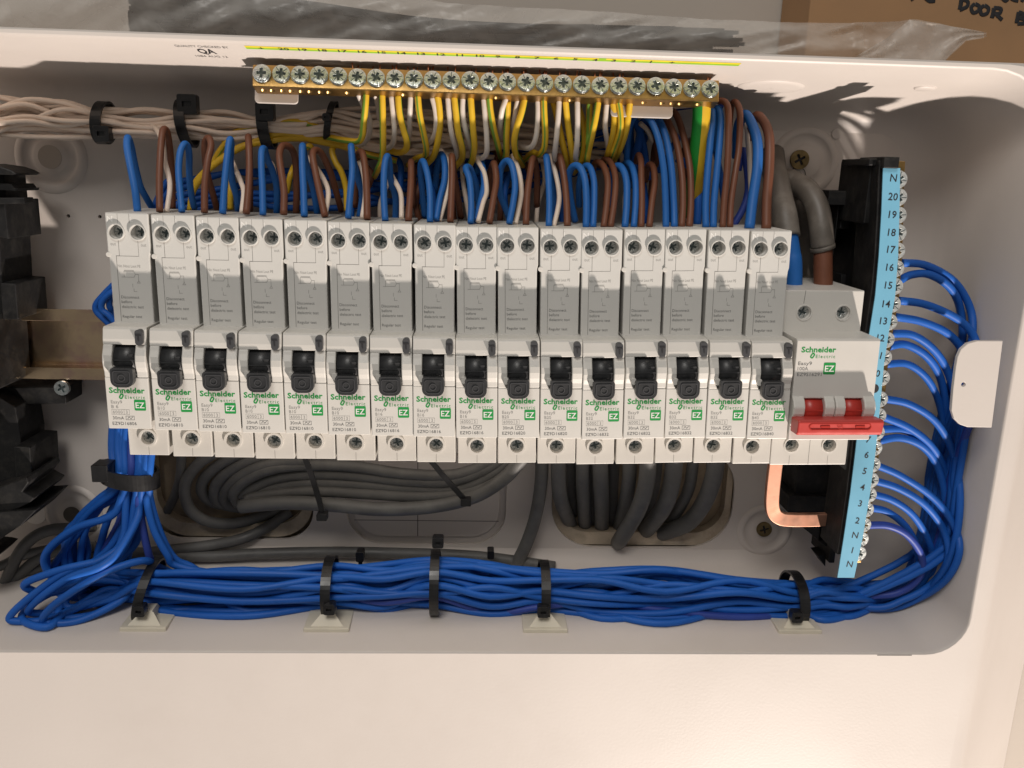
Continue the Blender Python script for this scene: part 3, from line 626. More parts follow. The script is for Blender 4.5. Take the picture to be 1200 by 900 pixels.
# ================================================================== wires
def wire(name, pts, r, m_, label, cat, group=None, stripe=None, mats=None, n=10, sub=7, flat=1.0, loc=None, rfun=None, up=None):
    mb = MB().tube(pts, r, n=n, sub=sub, stripe=stripe, flat=flat, rfun=rfun, up=up)
    return mb.build(name, mats or m_, loc=loc or pts[0], fix=False, label=label, cat=cat, group=group)
def F(ox, oy, s): return lambda x, y, d: W(ox+x/s, oy+y/s, d)
f5 = F(140, 130, 4.615); f6 = F(380, 90, 4.615); f7 = F(620, 90, 4.615); g1 = F(840, 60, 3.214)
TOPD = -27
def path(f, pts, dd):
    """pts in the picture, dd the matching depths (linear between first/last if short)"""
    n = len(pts)
    if len(dd) != n:
        D = []
        for i in range(n):
            t = i/(n-1)*(len(dd)-1); k = min(int(t), len(dd)-2); D.append(dd[k]+(dd[k+1]-dd[k])*(t-k))
    else: D = dd
    return [f(x, y, d) for (x, y), d in zip(pts, D)]
def path_depths(n, dd):
    if len(dd) == n: return list(dd)
    D = []
    for i in range(n):
        t = i/(n-1)*(len(dd)-1); k = min(int(t), len(dd)-2); D.append(dd[k]+(dd[k+1]-dd[k])*(t-k))
    return D
R1 = 1.5; RW = 1.12
LOOPS = [  # colour, frame, front-to-back points, depths, which breaker
 ('blue', f5, [(98, 545), (85, 430), (60, 300), (42, 200), (45, 145), (62, 190), (80, 280), (110, 400), (145, 470), (180, 530)], (-27, -28, -31, -35, -40, -46, -50, -56, -62, -68), 0),
 ('brown', f5, [(218, 545), (216, 380), (222, 230), (232, 120), (246, 98), (262, 130), (275, 230), (285, 380), (288, 530)], (-27, -40, -46, -60), 1),
 ('blue', f5, [(338, 545), (328, 430), (320, 320), (330, 220), (355, 178), (376, 220), (378, 330), (385, 430), (405, 530)], (-27, -36, -44, -60), 1),
 ('brown', f5, [(460, 550), (462, 400), (478, 270), (495, 190), (485, 148), (465, 165), (462, 230), (475, 340), (500, 430), (530, 540)], (-27, -36, -44, -66), 2),
 ('blue', f5, [(558, 555), (568, 400), (582, 260), (596, 160), (604, 175), (600, 280), (610, 380), (635, 470), (642, 550)], (-27, -36, -44, -62), 2),
 ('brown', f5, [(686, 555), (698, 420), (703, 300), (700, 190), (697, 140), (700, 190), (704, 350), (706, 540)], (-27, -36, -46, -62), 3),
 ('blue', f5, [(776, 562), (774, 430), (768, 300), (770, 215), (785, 208), (800, 260), (830, 330), (850, 420), (850, 560)], (-27, -36, -46, -62), 3),
 ('brown', f5, [(888, 560), (890, 430), (872, 310), (865, 230), (885, 188), (925, 200), (950, 260), (958, 400), (955, 560)], (-27, -36, -46, -62), 4),
 ('blue', f5, [(1000, 570), (996, 430), (990, 300), (990, 190), (1000, 240), (1020, 330), (1050, 430), (1070, 560)], (-27, -36, -46, -62), 4),
 ('brown', f5, [(1112, 570), (1085, 450), (1060, 330), (1045, 240), (1060, 212), (1095, 235), (1140, 330), (1170, 430), (1200, 540)], (-27, -36, -46, -66), 5),
 ('blue', f6, [(130, 765), (142, 620), (152, 500), (145, 375), (155, 440), (185, 560), (205, 640), (190, 760)], (-27, -36, -44, -60), 5),
 ('brown', f6, [(232, 770), (230, 620), (222, 500), (205, 410), (180, 430), (170, 520), (165, 700)], (-27, -36, -46, -62), 6),
 ('blue', f6, [(330, 778), (322, 640), (325, 500), (340, 430), (352, 470), (360, 560), (385, 650), (385, 770)], (-27, -36, -42, -58), 6),
 ('brown', f6, [(455, 780), (465, 640), (470, 540), (470, 460), (480, 540), (480, 700)], (-27, -36, -46, -60), 7),
 ('blue', f6, [(572, 785), (572, 650), (560, 540), (535, 458), (520, 500), (530, 620), (545, 760)], (-27, -36, -46, -60), 7),
 ('blue', f6, [(605, 775), (625, 660), (650, 560), (650, 460), (630, 420), (610, 500), (600, 620)], (-30, -40, -50, -66), 7),
 ('brown', f6, [(682, 785), (688, 640), (692, 520), (690, 430), (700, 520), (720, 640), (740, 760)], (-27, -36, -46, -62), 8),
 ('blue', f6, [(792, 790), (795, 680), (786, 560), (765, 495), (790, 500), (825, 600), (835, 700)], (-27, -36, -44, -58), 8),
 ('blue', f6, [(815, 780), (845, 680), (865, 580), (855, 480), (840, 440), (825, 520)], (-32, -42, -50, -66), 9),
 ('brown', f6, [(893, 790), (915, 660), (930, 560), (918, 468), (900, 520), (890, 640)], (-27, -36, -46, -60), 9),
 ('blue', f6, [(1000, 795), (1022, 680), (1032, 580), (1015, 480), (985, 455), (955, 500), (950, 620), (975, 700), (1000, 760)], (-27, -34, -44, -54), 9),
 ('brown', f6, [(1090, 800), (1098, 640), (1112, 530), (1130, 440), (1150, 520), (1150, 700)], (-27, -36, -46, -62), 10),
 ('blue', f7, [(107, 810), (110, 680), (105, 550), (94, 432), (110, 520), (135, 640), (140, 780)], (-27, -36, -46, -60), 10),
 ('brown', f7, [(207, 810), (203, 680), (190, 550), (165, 430), (145, 500), (120, 650)], (-27, -36, -46, -62), 11),
 ('blue', f7, [(308, 815), (310, 680), (302, 560), (275, 490), (238, 485), (215, 540), (225, 660), (250, 780)], (-27, -34, -42, -52), 11),
 ('blue', f7, [(346, 815), (352, 680), (350, 560), (325, 485), (290, 500), (270, 600), (270, 700)], (-27, -36, -46, -60), 12),
 ('brown', f7, [(403, 815), (420, 680), (425, 560), (400, 480), (360, 465), (335, 540)], (-27, -36, -46, -60), 12),
 ('brown', f7, [(440, 815), (460, 680), (468, 560), (450, 480), (415, 445), (380, 480)], (-27, -36, -46, -60), 12),
 ('blue', f7, [(518, 815), (528, 680), (526, 560), (500, 490), (465, 490), (445, 560), (450, 700)], (-27, -36, -46, -60), 13),
 ('blue', f7, [(566, 815), (576, 680), (574, 560), (555, 485), (525, 465), (490, 500)], (-27, -36, -46, -60), 13),
 ('brown', f7, [(606, 815), (610, 680), (608, 560), (605, 460), (590, 425), (570, 500)], (-27, -36, -46, -60), 13),
 ('brown', f7, [(650, 815), (665, 680), (680, 570), (672, 490), (645, 480), (630, 560)], (-27, -36, -46, -60), 13),
 ('blue', f7, [(740, 815), (738, 680), (728, 500), (700, 340), (660, 240), (610, 195), (560, 230), (535, 320), (530, 480), (540, 600)], (-27, -34, -44, -58), 14),
 ('blue', f7, [(786, 815), (782, 680), (768, 480), (735, 310), (690, 215), (640, 180), (590, 190), (550, 260), (560, 500)], (-27, -38, -52, -70), 14),
 ('brown', f7, [(825, 815), (832, 680), (825, 520), (795, 350), (745, 235), (710, 230), (690, 300), (690, 500)], (-27, -38, -50, -66), 14),
 ('brown', f7, [(866, 815), (875, 680), (870, 500), (838, 330), (795, 205), (750, 190), (720, 260)], (-27, -38, -50, -66), 14),
 ('blue', f7, [(956, 815), (955, 680), (965, 520), (980, 350), (992, 230), (990, 185), (970, 230), (960, 400)], (-27, -34, -42, -56), 15),
 ('blue', f7, [(996, 815), (1000, 680), (1015, 520), (1030, 350), (1036, 230), (1026, 175), (1005, 200), (1000, 400)], (-27, -34, -42, -56), 15),
 ('brown', f7, [(1046, 815), (1055, 680), (1070, 520), (1078, 350), (1078, 200), (1065, 142), (1020, 130), (970, 150), (950, 300)], (-27, -34, -42, -56), 15),
 ('brown', f7, [(1086, 815), (1092, 680), (1115, 520), (1135, 380), (1140, 200), (1120, 140), (1095, 160), (1080, 300)], (-27, -36, -44, -60), 15),
]
cols_ = {'blue': blueb, 'brown': brown}
seen = {}
for c, f, pts, dd, k in LOOPS:
    seen[(c, k)] = seen.get((c, k), 0)+1
    side = {1: '', 2: ', the further right one', 3: ', rightmost'}[seen[(c, k)]]
    wire('terminal_wire', path(f, pts, dd), R1*random.uniform(.96, 1.04), cols_[c], '%s wire arching over and down behind the %s breaker%s' % (c, ordn(k), side), 'wire', 'wires looping into the breaker tops')
wire('terminal_wire', path(g1, [(122, 670), (135, 560), (152, 440), (152, 340), (130, 270), (105, 240), (80, 290), (75, 400)], (-27, -36, -46, -58)), 2.25, blueb, 'thickest bright blue wire arching into the last breaker', 'wire', 'wires looping into the breaker tops')
wire('terminal_wire', path(g1, [(186, 672), (188, 560), (198, 420), (195, 310), (165, 250), (140, 255), (125, 330)], (-27, -36, -46, -58)), 2.15, brown, 'thickest brown wire arching into the last breaker', 'wire', 'wires looping into the breaker tops')
wire('terminal_wire', path(g1, [(60, 660), (100, 590), (118, 520), (112, 430), (95, 370), (80, 450)], (-56, -60, -62)), 1.7, bluep, 'dark violet-blue wire crossing behind the last breaker loops', 'wire')
wire('terminal_wire', path(g1, [(135, 640), (128, 520), (122, 400), (116, 330), (112, 290), (95, 260)], (-50, -58)), 1.1, pale, 'thin pale wire beside the thick blue loop', 'wire')
# pale thin wires among the loops
WL = [(f5, [(140, 70), (185, 85), (215, 125), (235, 190), (245, 270), (268, 360), (272, 430), (255, 545)], (-62, -48, -40, -30), 'pale wire dropping between the first brown loop legs'),
      (f5, [(600, 250), (625, 310), (655, 380), (672, 440), (662, 550)], (-54, -30), 'pale wire leaning beside the third breaker'),
      (f5, [(805, 270), (830, 300), (850, 400)], (-56, -60), 'short pale wire behind the fourth breaker loop'),
      (f5, [(1015, 250), (1060, 300), (1110, 380), (1130, 450), (1112, 560)], (-56, -30), 'pale wire beside the fifth blue loop'),
      (f6, [(160, 410), (190, 460), (215, 540), (222, 640), (205, 765)], (-52, -32), 'pale wire beside the sixth blue loop'),
      (f6, [(355, 520), (385, 570), (415, 640), (418, 765)], (-52, -32), 'pale wire beside the seventh blue loop'),
      (f6, [(630, 395), (665, 450), (672, 540), (655, 660), (622, 778)], (-54, -32), 'pale wire beside the eighth blue loop'),
      (f6, [(820, 440), (865, 520), (878, 620), (860, 680), (832, 785)], (-50, -30), 'pale wire beside the ninth blue loop'),
      (f6, [(1018, 420), (1055, 520), (1066, 620), (1055, 700), (1035, 795)], (-50, -30), 'pale wire beside the tenth blue loop'),
      (f7, [(110, 420), (145, 530), (163, 640), (155, 720), (132, 810)], (-50, -30), 'pale wire beside the eleventh blue loop'),
      (f7, [(480, 380), (500, 430), (510, 490)], (-58, -62), 'short pale wire behind the thirteenth breaker'),
      (f7, [(600, 250), (640, 290), (670, 350)], (-58, -62), 'short pale wire inside the tall blue loops')]
for f, p, dd, lb in WL: wire('pale_wire', path(f, p, dd), RW, cream, lb, 'wire', 'pale functional earth wires')

# earth wires hanging from the brass bar
GY = [yellow, green]
EW = [  # kind, frame, points, depths
 ('w', f6, [(185, 92), (205, 140), (240, 210), (248, 280), (230, 340), (180, 380)], (-34, -40, -62)),
 ('y', f6, [(226, 88), (222, 160), (212, 260), (205, 320), (180, 350), (100, 342), (0, 325), (-150, 335)], (-33, -34, -36, -38, -42, -50, -60, -64)),
 ('w', f6, [(276, 92), (290, 150), (300, 230)], (-34, -52)),
 ('y', f6, [(312, 86), (316, 200), (318, 330), (314, 440), (290, 500)], (-33, -37, -50)),
 ('w', f6, [(362, 100), (372, 200), (380, 300), (365, 370), (310, 395)], (-34, -38, -60)),
 ('y', f6, [(398, 94), (408, 200), (430, 290), (447, 350), (440, 395), (400, 410), (340, 400)], (-33, -38, -60)),
 ('w', f6, [(467, 98), (463, 200), (460, 300), (450, 370)], (-34, -38, -54)),
 ('y', f6, [(504, 94), (515, 200), (535, 300), (550, 380), (545, 425), (500, 440)], (-33, -38, -56)),
 ('w', f6, [(583, 108), (600, 180), (605, 260), (590, 330), (550, 370), (480, 375)], (-34, -38, -60)),
 ('y', f6, [(610, 90), (622, 170), (625, 260), (612, 360), (590, 430), (555, 470)], (-33, -38, -56)),
 ('w', f6, [(666, 94), (675, 200), (690, 310), (715, 395), (720, 450)], (-34, -38, -54)),
 ('y', f6, [(700, 84), (712, 190), (725, 300), (745, 380), (745, 440), (715, 480)], (-33, -38, -56)),
 ('w', f6, [(750, 102), (748, 190), (765, 290), (790, 370), (800, 430)], (-34, -38, -54)),
 ('y', f6, [(790, 94), (798, 200), (806, 300), (812, 380), (800, 450), (780, 490)], (-33, -38, -56)),
 ('w', f6, [(860, 96), (868, 200), (878, 320), (878, 410), (850, 440), (800, 430)], (-34, -38, -56)),
 ('y', f6, [(890, 94), (898, 180), (915, 280), (938, 370), (945, 400)], (-33, -37, -50)),
 ('w', f6, [(985, 110), (962, 180), (952, 260), (955, 340)], (-33, -35, -48)),
 ('y', f6, [(993, 130), (990, 230), (985, 320), (985, 410), (975, 440)], (-35, -40, -52)),
 ('w', f6, [(1052, 98), (1035, 190), (1020, 280), (1015, 360)], (-34, -38, -50)),
 ('y', f6, [(1088, 94), (1068, 190), (1040, 280), (1028, 350), (1035, 415), (1050, 440)], (-33, -36, -50)),
 ('w', f6, [(1153, 98), (1155, 200), (1148, 310), (1125, 375), (1085, 385), (1055, 360)], (-34, -38, -56)),
 ('y', f7, [(78, 98), (82, 200), (88, 310), (80, 390), (50, 420), (20, 410)], (-33, -37, -54)),
 ('y', f7, [(128, 122), (150, 210), (175, 330), (200, 440), (205, 480)], (-37, -42, -54)),
 ('w', f7, [(163, 104), (158, 210), (148, 330), (138, 420), (140, 450)], (-33, -36, -48)),
 ('y', f7, [(196, 120), (206, 220), (222, 340), (236, 440), (238, 480)], (-34, -39, -52)),
 ('w', f7, [(260, 110), (262, 230), (260, 350), (252, 430), (255, 450)], (-33, -36, -48)),
 ('y', f7, [(236, 100), (262, 150), (290, 240), (298, 340), (288, 430), (270, 470)], (-40, -44, -54)),
 ('y', f7, [(330, 114), (325, 210), (322, 300), (320, 380)], (-36, -44)),
 ('y', f7, [(376, 116), (362, 210), (342, 310), (322, 400), (312, 460)], (-33, -36, -48)),
 ('w', f7, [(425, 108), (415, 190), (412, 280), (425, 360), (430, 420)], (-35, -38, -52)),
 ('y', f7, [(450, 110), (462, 200), (458, 290), (440, 370), (425, 420)], (-34, -38, -50)),
 ('y', f7, [(480, 110), (494, 200), (494, 290), (470, 370), (450, 420)], (-33, -36, -48)),
 ('w', f7, [(522, 112), (505, 170), (498, 230)], (-35, -42)),
 ('y', f7, [(548, 120), (538, 200), (525, 290), (500, 370), (480, 415)], (-33, -37, -50))]
ny = nw = 0
for i, (k, f, p, dd) in enumerate(EW):
    if k == 'y' and i > 1:
        f0, p0 = f, p; a_, b_ = p[-2], p[-1]; L_ = math.hypot(b_[0]-a_[0], b_[1]-a_[1]); p = p+[(b_[0]+(b_[0]-a_[0])/L_*50, b_[1]+40)]; dd = path_depths(len(p)-1, dd)+[-68]
    if k == 'y':
        st_ = ((0, 1), (1, 2), (8, 9), (0,), (5,), (9,), (2, 3))[ny % 7]
        wire('earth_wire', path(f, p, dd), 1.42, None, '%s yellow and green wire from the left hanging off the earth bar' % ordn(ny), 'wire', 'earth wires hanging from the brass bar', stripe=st_, mats=GY, n=12); ny += 1
    else:
        wire('pale_earth_wire', path(f, p, dd), RW*1.08, pale, '%s pale wire from the left hanging off the earth bar' % ordn(nw), 'wire', 'pale wires hanging from the brass bar'); nw += 1
wire('main_earth_cable', path(f7, [(936, 120), (930, 250), (918, 380), (905, 500), (890, 620), (870, 740)], (-36, -40, -46, -60)), 3.9, None, 'thick green and yellow main earth cable at right end of brass bar', 'cable', stripe=(13, 14, 15, 0, 1, 2), mats=[yellow, tgreen], n=16, up=(-1, 0, 0.25))

# bundle of cream wires along the top left
def braid(n, stations, spread, depth, slots_r, seed, jumble=0.35):
    """each wire keeps near its own slot of an ellipse at every station and wanders a little in between"""
    rnd = random.Random(seed); base_ = []
    k = 0
    while len(base_) < n:
        r = math.sqrt((k+0.5)/n); a = k*2.39996; base_.append((r*math.cos(a), r*math.sin(a))); k += 1
    out = []
    for i in range(n):
        pts = []
        for j, (px, py, hy, d, hd) in enumerate(stations):
            u, v = base_[i]; u += rnd.uniform(-jumble, jumble); v += rnd.uniform(-jumble, jumble); L_ = math.hypot(u, v)
            if L_ > 1: u /= L_; v /= L_
            pts.append(W(px, py+u*hy, d+v*hd))
        out.append(pts)
    return out
ST = [(-60, 140, 32, -62, 8), (-15, 137, 27, -62, 8), (30, 138, 24, -62, 8), (75, 140, 22, -62, 8), (122, 144, 16, -62, 7), (170, 146, 18, -62, 8), (219, 146, 16, -62, 7), (265, 148, 17, -62, 7), (312, 150, 12, -62, 6), (350, 148, 14, -62, 6), (386, 146, 16, -62, 6), (430, 150, 24, -62, 6), (480, 155, 26, -62, 7), (540, 160, 26, -62, 7), (600, 165, 22, -72, 6), (660, 172, 18, -74, 5), (720, 178, 14, -76, 4)]
for i, p in enumerate(braid(22, ST, 0, 0, 0, 3, 0.42)):
    end = len(p)-(i % 4)
    wire('cream_wire', p[:end], 1.12, cream, 'one of the cream wires tied in a bundle along the top', 'wire', 'cream wires bundled along the top left', sub=5)
YB = [[(395, 410), (440, 350), (520, 280), (620, 210), (720, 170), (830, 130), (930, 125), (1050, 160), (1200, 190), (1330, 230), (1500, 270)], [(380, 540), (400, 430), (470, 330), (570, 250), (680, 190), (800, 165), (900, 150), (1050, 150), (1200, 170), (1330, 230), (1500, 270)],
      [(560, 170), (620, 120), (700, 95), (800, 100), (880, 60), (1000, 65), (1100, 100), (1200, 140), (1330, 230), (1500, 270)], [(500, 300), (540, 220), (600, 150), (650, 130), (740, 110), (850, 110)], [(600, 530), (600, 440), (590, 350)],
      [(905, 440), (925, 350), (945, 300)], [(1230, 540), (1225, 420), (1200, 330), (1170, 280), (1150, 220), (1160, 190)], [(1010, 200), (1030, 190), (1050, 220)]]
for i, p in enumerate(YB):
    wire('earth_wire', path(f5, p, (-60, -58, -62)), 1.42, None, 'yellow earth wire crossing the top bundle, %s from the left group' % ordn(i), 'wire', 'yellow wires crossing behind the loops', stripe=((8,), (3,), (0, 1), (1,), (5,), (2,), (7,), (0,))[i], mats=GY, n=12)
# dark blue wires running behind the loops
for i in range(6):
    rnd = random.Random(20+i); y = 198+i*8
    p = [W(150+i*2, 300, -70), W(172+i*2, 262, -70), W(195+i*3, y+22-abs(3-i)*2, -72), W(215, y+14, -74), W(270, y+rnd.uniform(-6, 6), -78), W(330, y+rnd.uniform(-6, 6), -76), W(400, y+rnd.uniform(-8, 8), -78), W(480, y+rnd.uniform(-8, 8), -76), W(560, y-12+rnd.uniform(-8, 8), -78), W(650, y-30+rnd.uniform(-6, 6), -78), W(730, y-50, -76)]
    wire('rear_blue_wire', p, 1.5, blue, 'one of the blue wires running behind the loops above the breakers', 'wire', 'blue wires running behind the upper loops', sub=5)
for i, p in enumerate([[(150, 400), (130, 372), (119, 362), (124, 348), (150, 330)], [(155, 410), (128, 380), (112, 362), (122, 345), (150, 318)], [(155, 392), (134, 368), (128, 356), (134, 344), (155, 332)]]):
    wire('rear_blue_wire', [W(x, y, -58-i*4) for x, y in p], 1.5, blue, ['middle', 'outermost', 'innermost'][i]+' blue wire bulging out left of the first breaker', 'wire', 'blue wires bulging out beside the first breaker')
rnd = random.Random(77)
for i in range(24):
    x = 415+i*18.5+rnd.uniform(-5, 5); c = ('blue', 'brown', 'pale', 'blue', 'brown')[i % 5]; y0 = rnd.uniform(176, 196) if x < 740 else rnd.uniform(150, 175)
    p = [W(x+rnd.uniform(-8, 8), 275, -58-rnd.uniform(0, 8)), W(x+rnd.uniform(-8, 8), 240, -62), W(x+rnd.uniform(-6, 6), y0+18, -66), W(x+rnd.uniform(-10, 10), y0, -72), W(x+rnd.uniform(-14, 14), y0-6, -80)]
    wire('rear_wire', p, RW if c == 'pale' else R1, {'blue': blue, 'brown': brown, 'pale': cream}[c], '%s wire in the shade behind the loops, %s of the rear row from the left' % (c, ordn(i)), 'wire', 'shaded wires behind the loops')
wire('rear_blue_wire', path(f7, [(540, 175), (620, 160), (720, 175), (850, 160), (980, 140), (1050, 160)], (-66, -64)), 1.5, bluep, 'blue wire crossing under the right end of earth bar', 'wire')
wire('pale_wire', path(f7, [(560, 160), (700, 165), (860, 155), (960, 140), (1020, 150)], (-62, -60)), 1.2, cream, 'grey-white wire crossing under the right end of earth bar', 'wire')
wire('rear_blue_wire', path(f7, [(910, 800), (915, 640), (905, 560), (890, 500), (800, 440)], (-48, -58)), 1.9, blue, 'dark blue wire in front of the thick earth cable', 'wire')
wire('rear_blue_wire', path(f7, [(560, 560), (580, 420), (600, 300), (560, 240), (520, 300), (510, 480)], (-56, -66)), 1.9, blue, 'dark blue wire nested inside the tall blue loops', 'wire')
wire('rear_blue_wire', path(f7, [(640, 560), (620, 400), (600, 280), (640, 240), (690, 330), (700, 520)], (-60, -66)), 1.9, blue, 'dark blue wire hidden behind the tall blue loops', 'wire')

# meter tails
def taper(t): return 1.0
t1 = [g1(262, 488, -70), g1(300, 500, -64), g1(345, 530, -56), g1(378, 590, -50), g1(392, 660, -46), g1(400, 742, -44)]
mt1 = empty('supply_cable', t1[0], label='sheathed supply cable with brown core bending into the main switch', cat='cable')
def rel(mb, o): mb.v = [(x-o[0], z-o[1], d-o[2]) for x, z, d in mb.v]; return mb
rel(MB().tube([W(930, 235, -84)]+t1, 5.4, n=18, sub=8), t1[0]).build('sheath', sheathl, mt1, fix=False)
e = t1[-1]; rel(MB().tube([W(964.5, 285, -44), W(964.5, 320, -42), W(965, 356, -40)], 4.3, n=16), t1[0]).build('core', brown, mt1, fix=False)
rel(MB().tube([g1(398, 733, -44), g1(401, 748, -44)], 5.7, n=18, sub=2), t1[0]).build('sheath_end', sheathl, mt1, fix=False)
t2 = [g1(215, 440, -72), g1(228, 500, -62), g1(240, 560, -54), g1(255, 620, -46), g1(266, 700, -42)]
mt2 = empty('supply_cable', t2[0], label='grey sheathed supply cable with blue core behind the last breaker', cat='cable')
rel(MB().tube([W(905, 180, -80)]+t2, 5.8, n=18, sub=8), t2[0]).build('sheath', sheathl, mt2, fix=False)
rel(MB().tube([g1(272, 690, -42), g1(283, 760, -41), W(930, 310, -40), W(930, 350, -40)], 3.9, n=16), t2[0]).build('core', blueb, mt2, fix=False)
wire('supply_cable', [g1(250, 560, -82), g1(290, 580, -80), g1(325, 640, -78), g1(345, 740, -78), g1(350, 900, -78)], 5.2, sheathl, 'grey sheathed cable furthest back between the two supply cables', 'cable', n=16)

# ------------------------------------------------------------------ blue wires from the neutral bar round to the left
NBW = [  # name, arc in the picture, depths
 ('16', [(1056, 308), (1085, 311), (1118, 330), (1137, 362), (1139, 400), (1128, 470), (1118, 560), (1108, 640)], (-28, -34, -40, -46, -50, -56, -62, -62)),
 ('15', [(1052, 330), (1068, 322), (1090, 322), (1114, 338), (1126, 366), (1126, 410), (1105, 480), (1088, 560), (1080, 640)], (-28, -36, -52, -66)),
 ('14', [(1052, 352), (1085, 357), (1122, 374), (1142, 396), (1146, 430), (1136, 480), (1118, 560), (1108, 650)], (-28, -36, -50, -62)),
 ('13', [(1047, 371), (1080, 377), (1112, 392), (1128, 415), (1122, 450), (1095, 530), (1085, 620), (1070, 665)], (-28, -40, -58, -68)),
 ('12', [(1043, 391), (1070, 393), (1096, 412), (1112, 440), (1120, 480), (1116, 560), (1108, 620), (1085, 675)], (-28, -36, -50, -60)),
 ('11', [(1041, 406), (1062, 404), (1088, 420), (1104, 450), (1108, 500), (1098, 570), (1085, 640), (1060, 680)], (-28, -38, -54, -64)),
 ('10', [(1037, 427), (1064, 427), (1088, 446), (1102, 478), (1106, 520), (1096, 590), (1075, 650), (1050, 685)], (-28, -40, -56, -66)),
 ('9', [(1034, 467), (1066, 474), (1098, 496), (1118, 535), (1125, 585), (1118, 640), (1098, 680), (1060, 706)], (-28, -32, -42, -50)),
 ('8', [(1031, 487), (1066, 502), (1094, 526), (1109, 560), (1110, 610), (1095, 655), (1060, 690)], (-28, -34, -44, -54)),
 ('lower 8', [(1030, 503), (1060, 504), (1085, 520), (1100, 550), (1104, 600), (1088, 655), (1050, 688)], (-28, -36, -50, -60)),
 ('7', [(1028, 517), (1055, 513), (1082, 524), (1099, 548), (1107, 590), (1098, 640), (1070, 680), (1030, 697)], (-28, -34, -44, -52)),
 ('5', [(1024, 544), (1056, 558), (1094, 584), (1118, 616), (1124, 648), (1108, 680), (1075, 702), (1035, 714)], (-27, -30, -36, -44)),
 ('4', [(1020, 562), (1052, 572), (1084, 592), (1106, 622), (1111, 655), (1092, 684), (1060, 702), (1020, 712)], (-27, -29, -36, -42)),
 ('3', [(1018, 578), (1045, 586), (1070, 604), (1088, 634), (1092, 660), (1075, 688), (1040, 700)], (-27, -32, -42, -48)),
 ('2', [(1014, 594), (1040, 600), (1062, 618), (1075, 645), (1072, 672), (1045, 690), (1010, 698)], (-28, -34, -46, -54)),
 ('lower N', [(1010, 616), (1040, 616), (1064, 628), (1080, 652), (1078, 675), (1058, 692), (1025, 698)], (-27, -29, -36, -42))]
def clampw(P, r=2.1):
    out = []
    for x, z, d in P:
        while x > wallx(max(d, -88))-r and d < -11:
            k = (CAM[2]-(d+1))/(CAM[2]-d); x = CAM[0]+(x-CAM[0])*k; z = CAM[1]+(z-CAM[1])*k; d += 1
        out.append((x, z, d))
    return out
NW = 28
def floorc(P):
    out = []
    for x, z, d in P:      # wires that would sink into the box floor pile up further forward instead
        while d < -22 and z < -130.6+1.75+max(0, -40-d)*0.10:
            k = (CAM[2]-(d+1))/(CAM[2]-d); x = CAM[0]+(x-CAM[0])*k; z = CAM[1]+(z-CAM[1])*k; d += 1
        out.append((x, z, d))
    return out
STB = [(1000, 702, 22, -48, 12), (965, 703, 24, -48, 12), (930, 701, 22, -48, 11), (865, 700, 29, -47, 13), (780, 699, 32, -47, 13), (705, 697, 30, -47, 13), (637, 693, 26, -47, 11), (575, 689, 31, -47, 13), (510, 683, 27, -47, 11), (450, 688, 30, -47, 13), (387, 688, 25, -47, 11), (285, 692, 30, -47, 13), (176, 691, 25, -47, 11)]
BR = braid(NW, STB, 0, 0, 0, 11, 0.36)
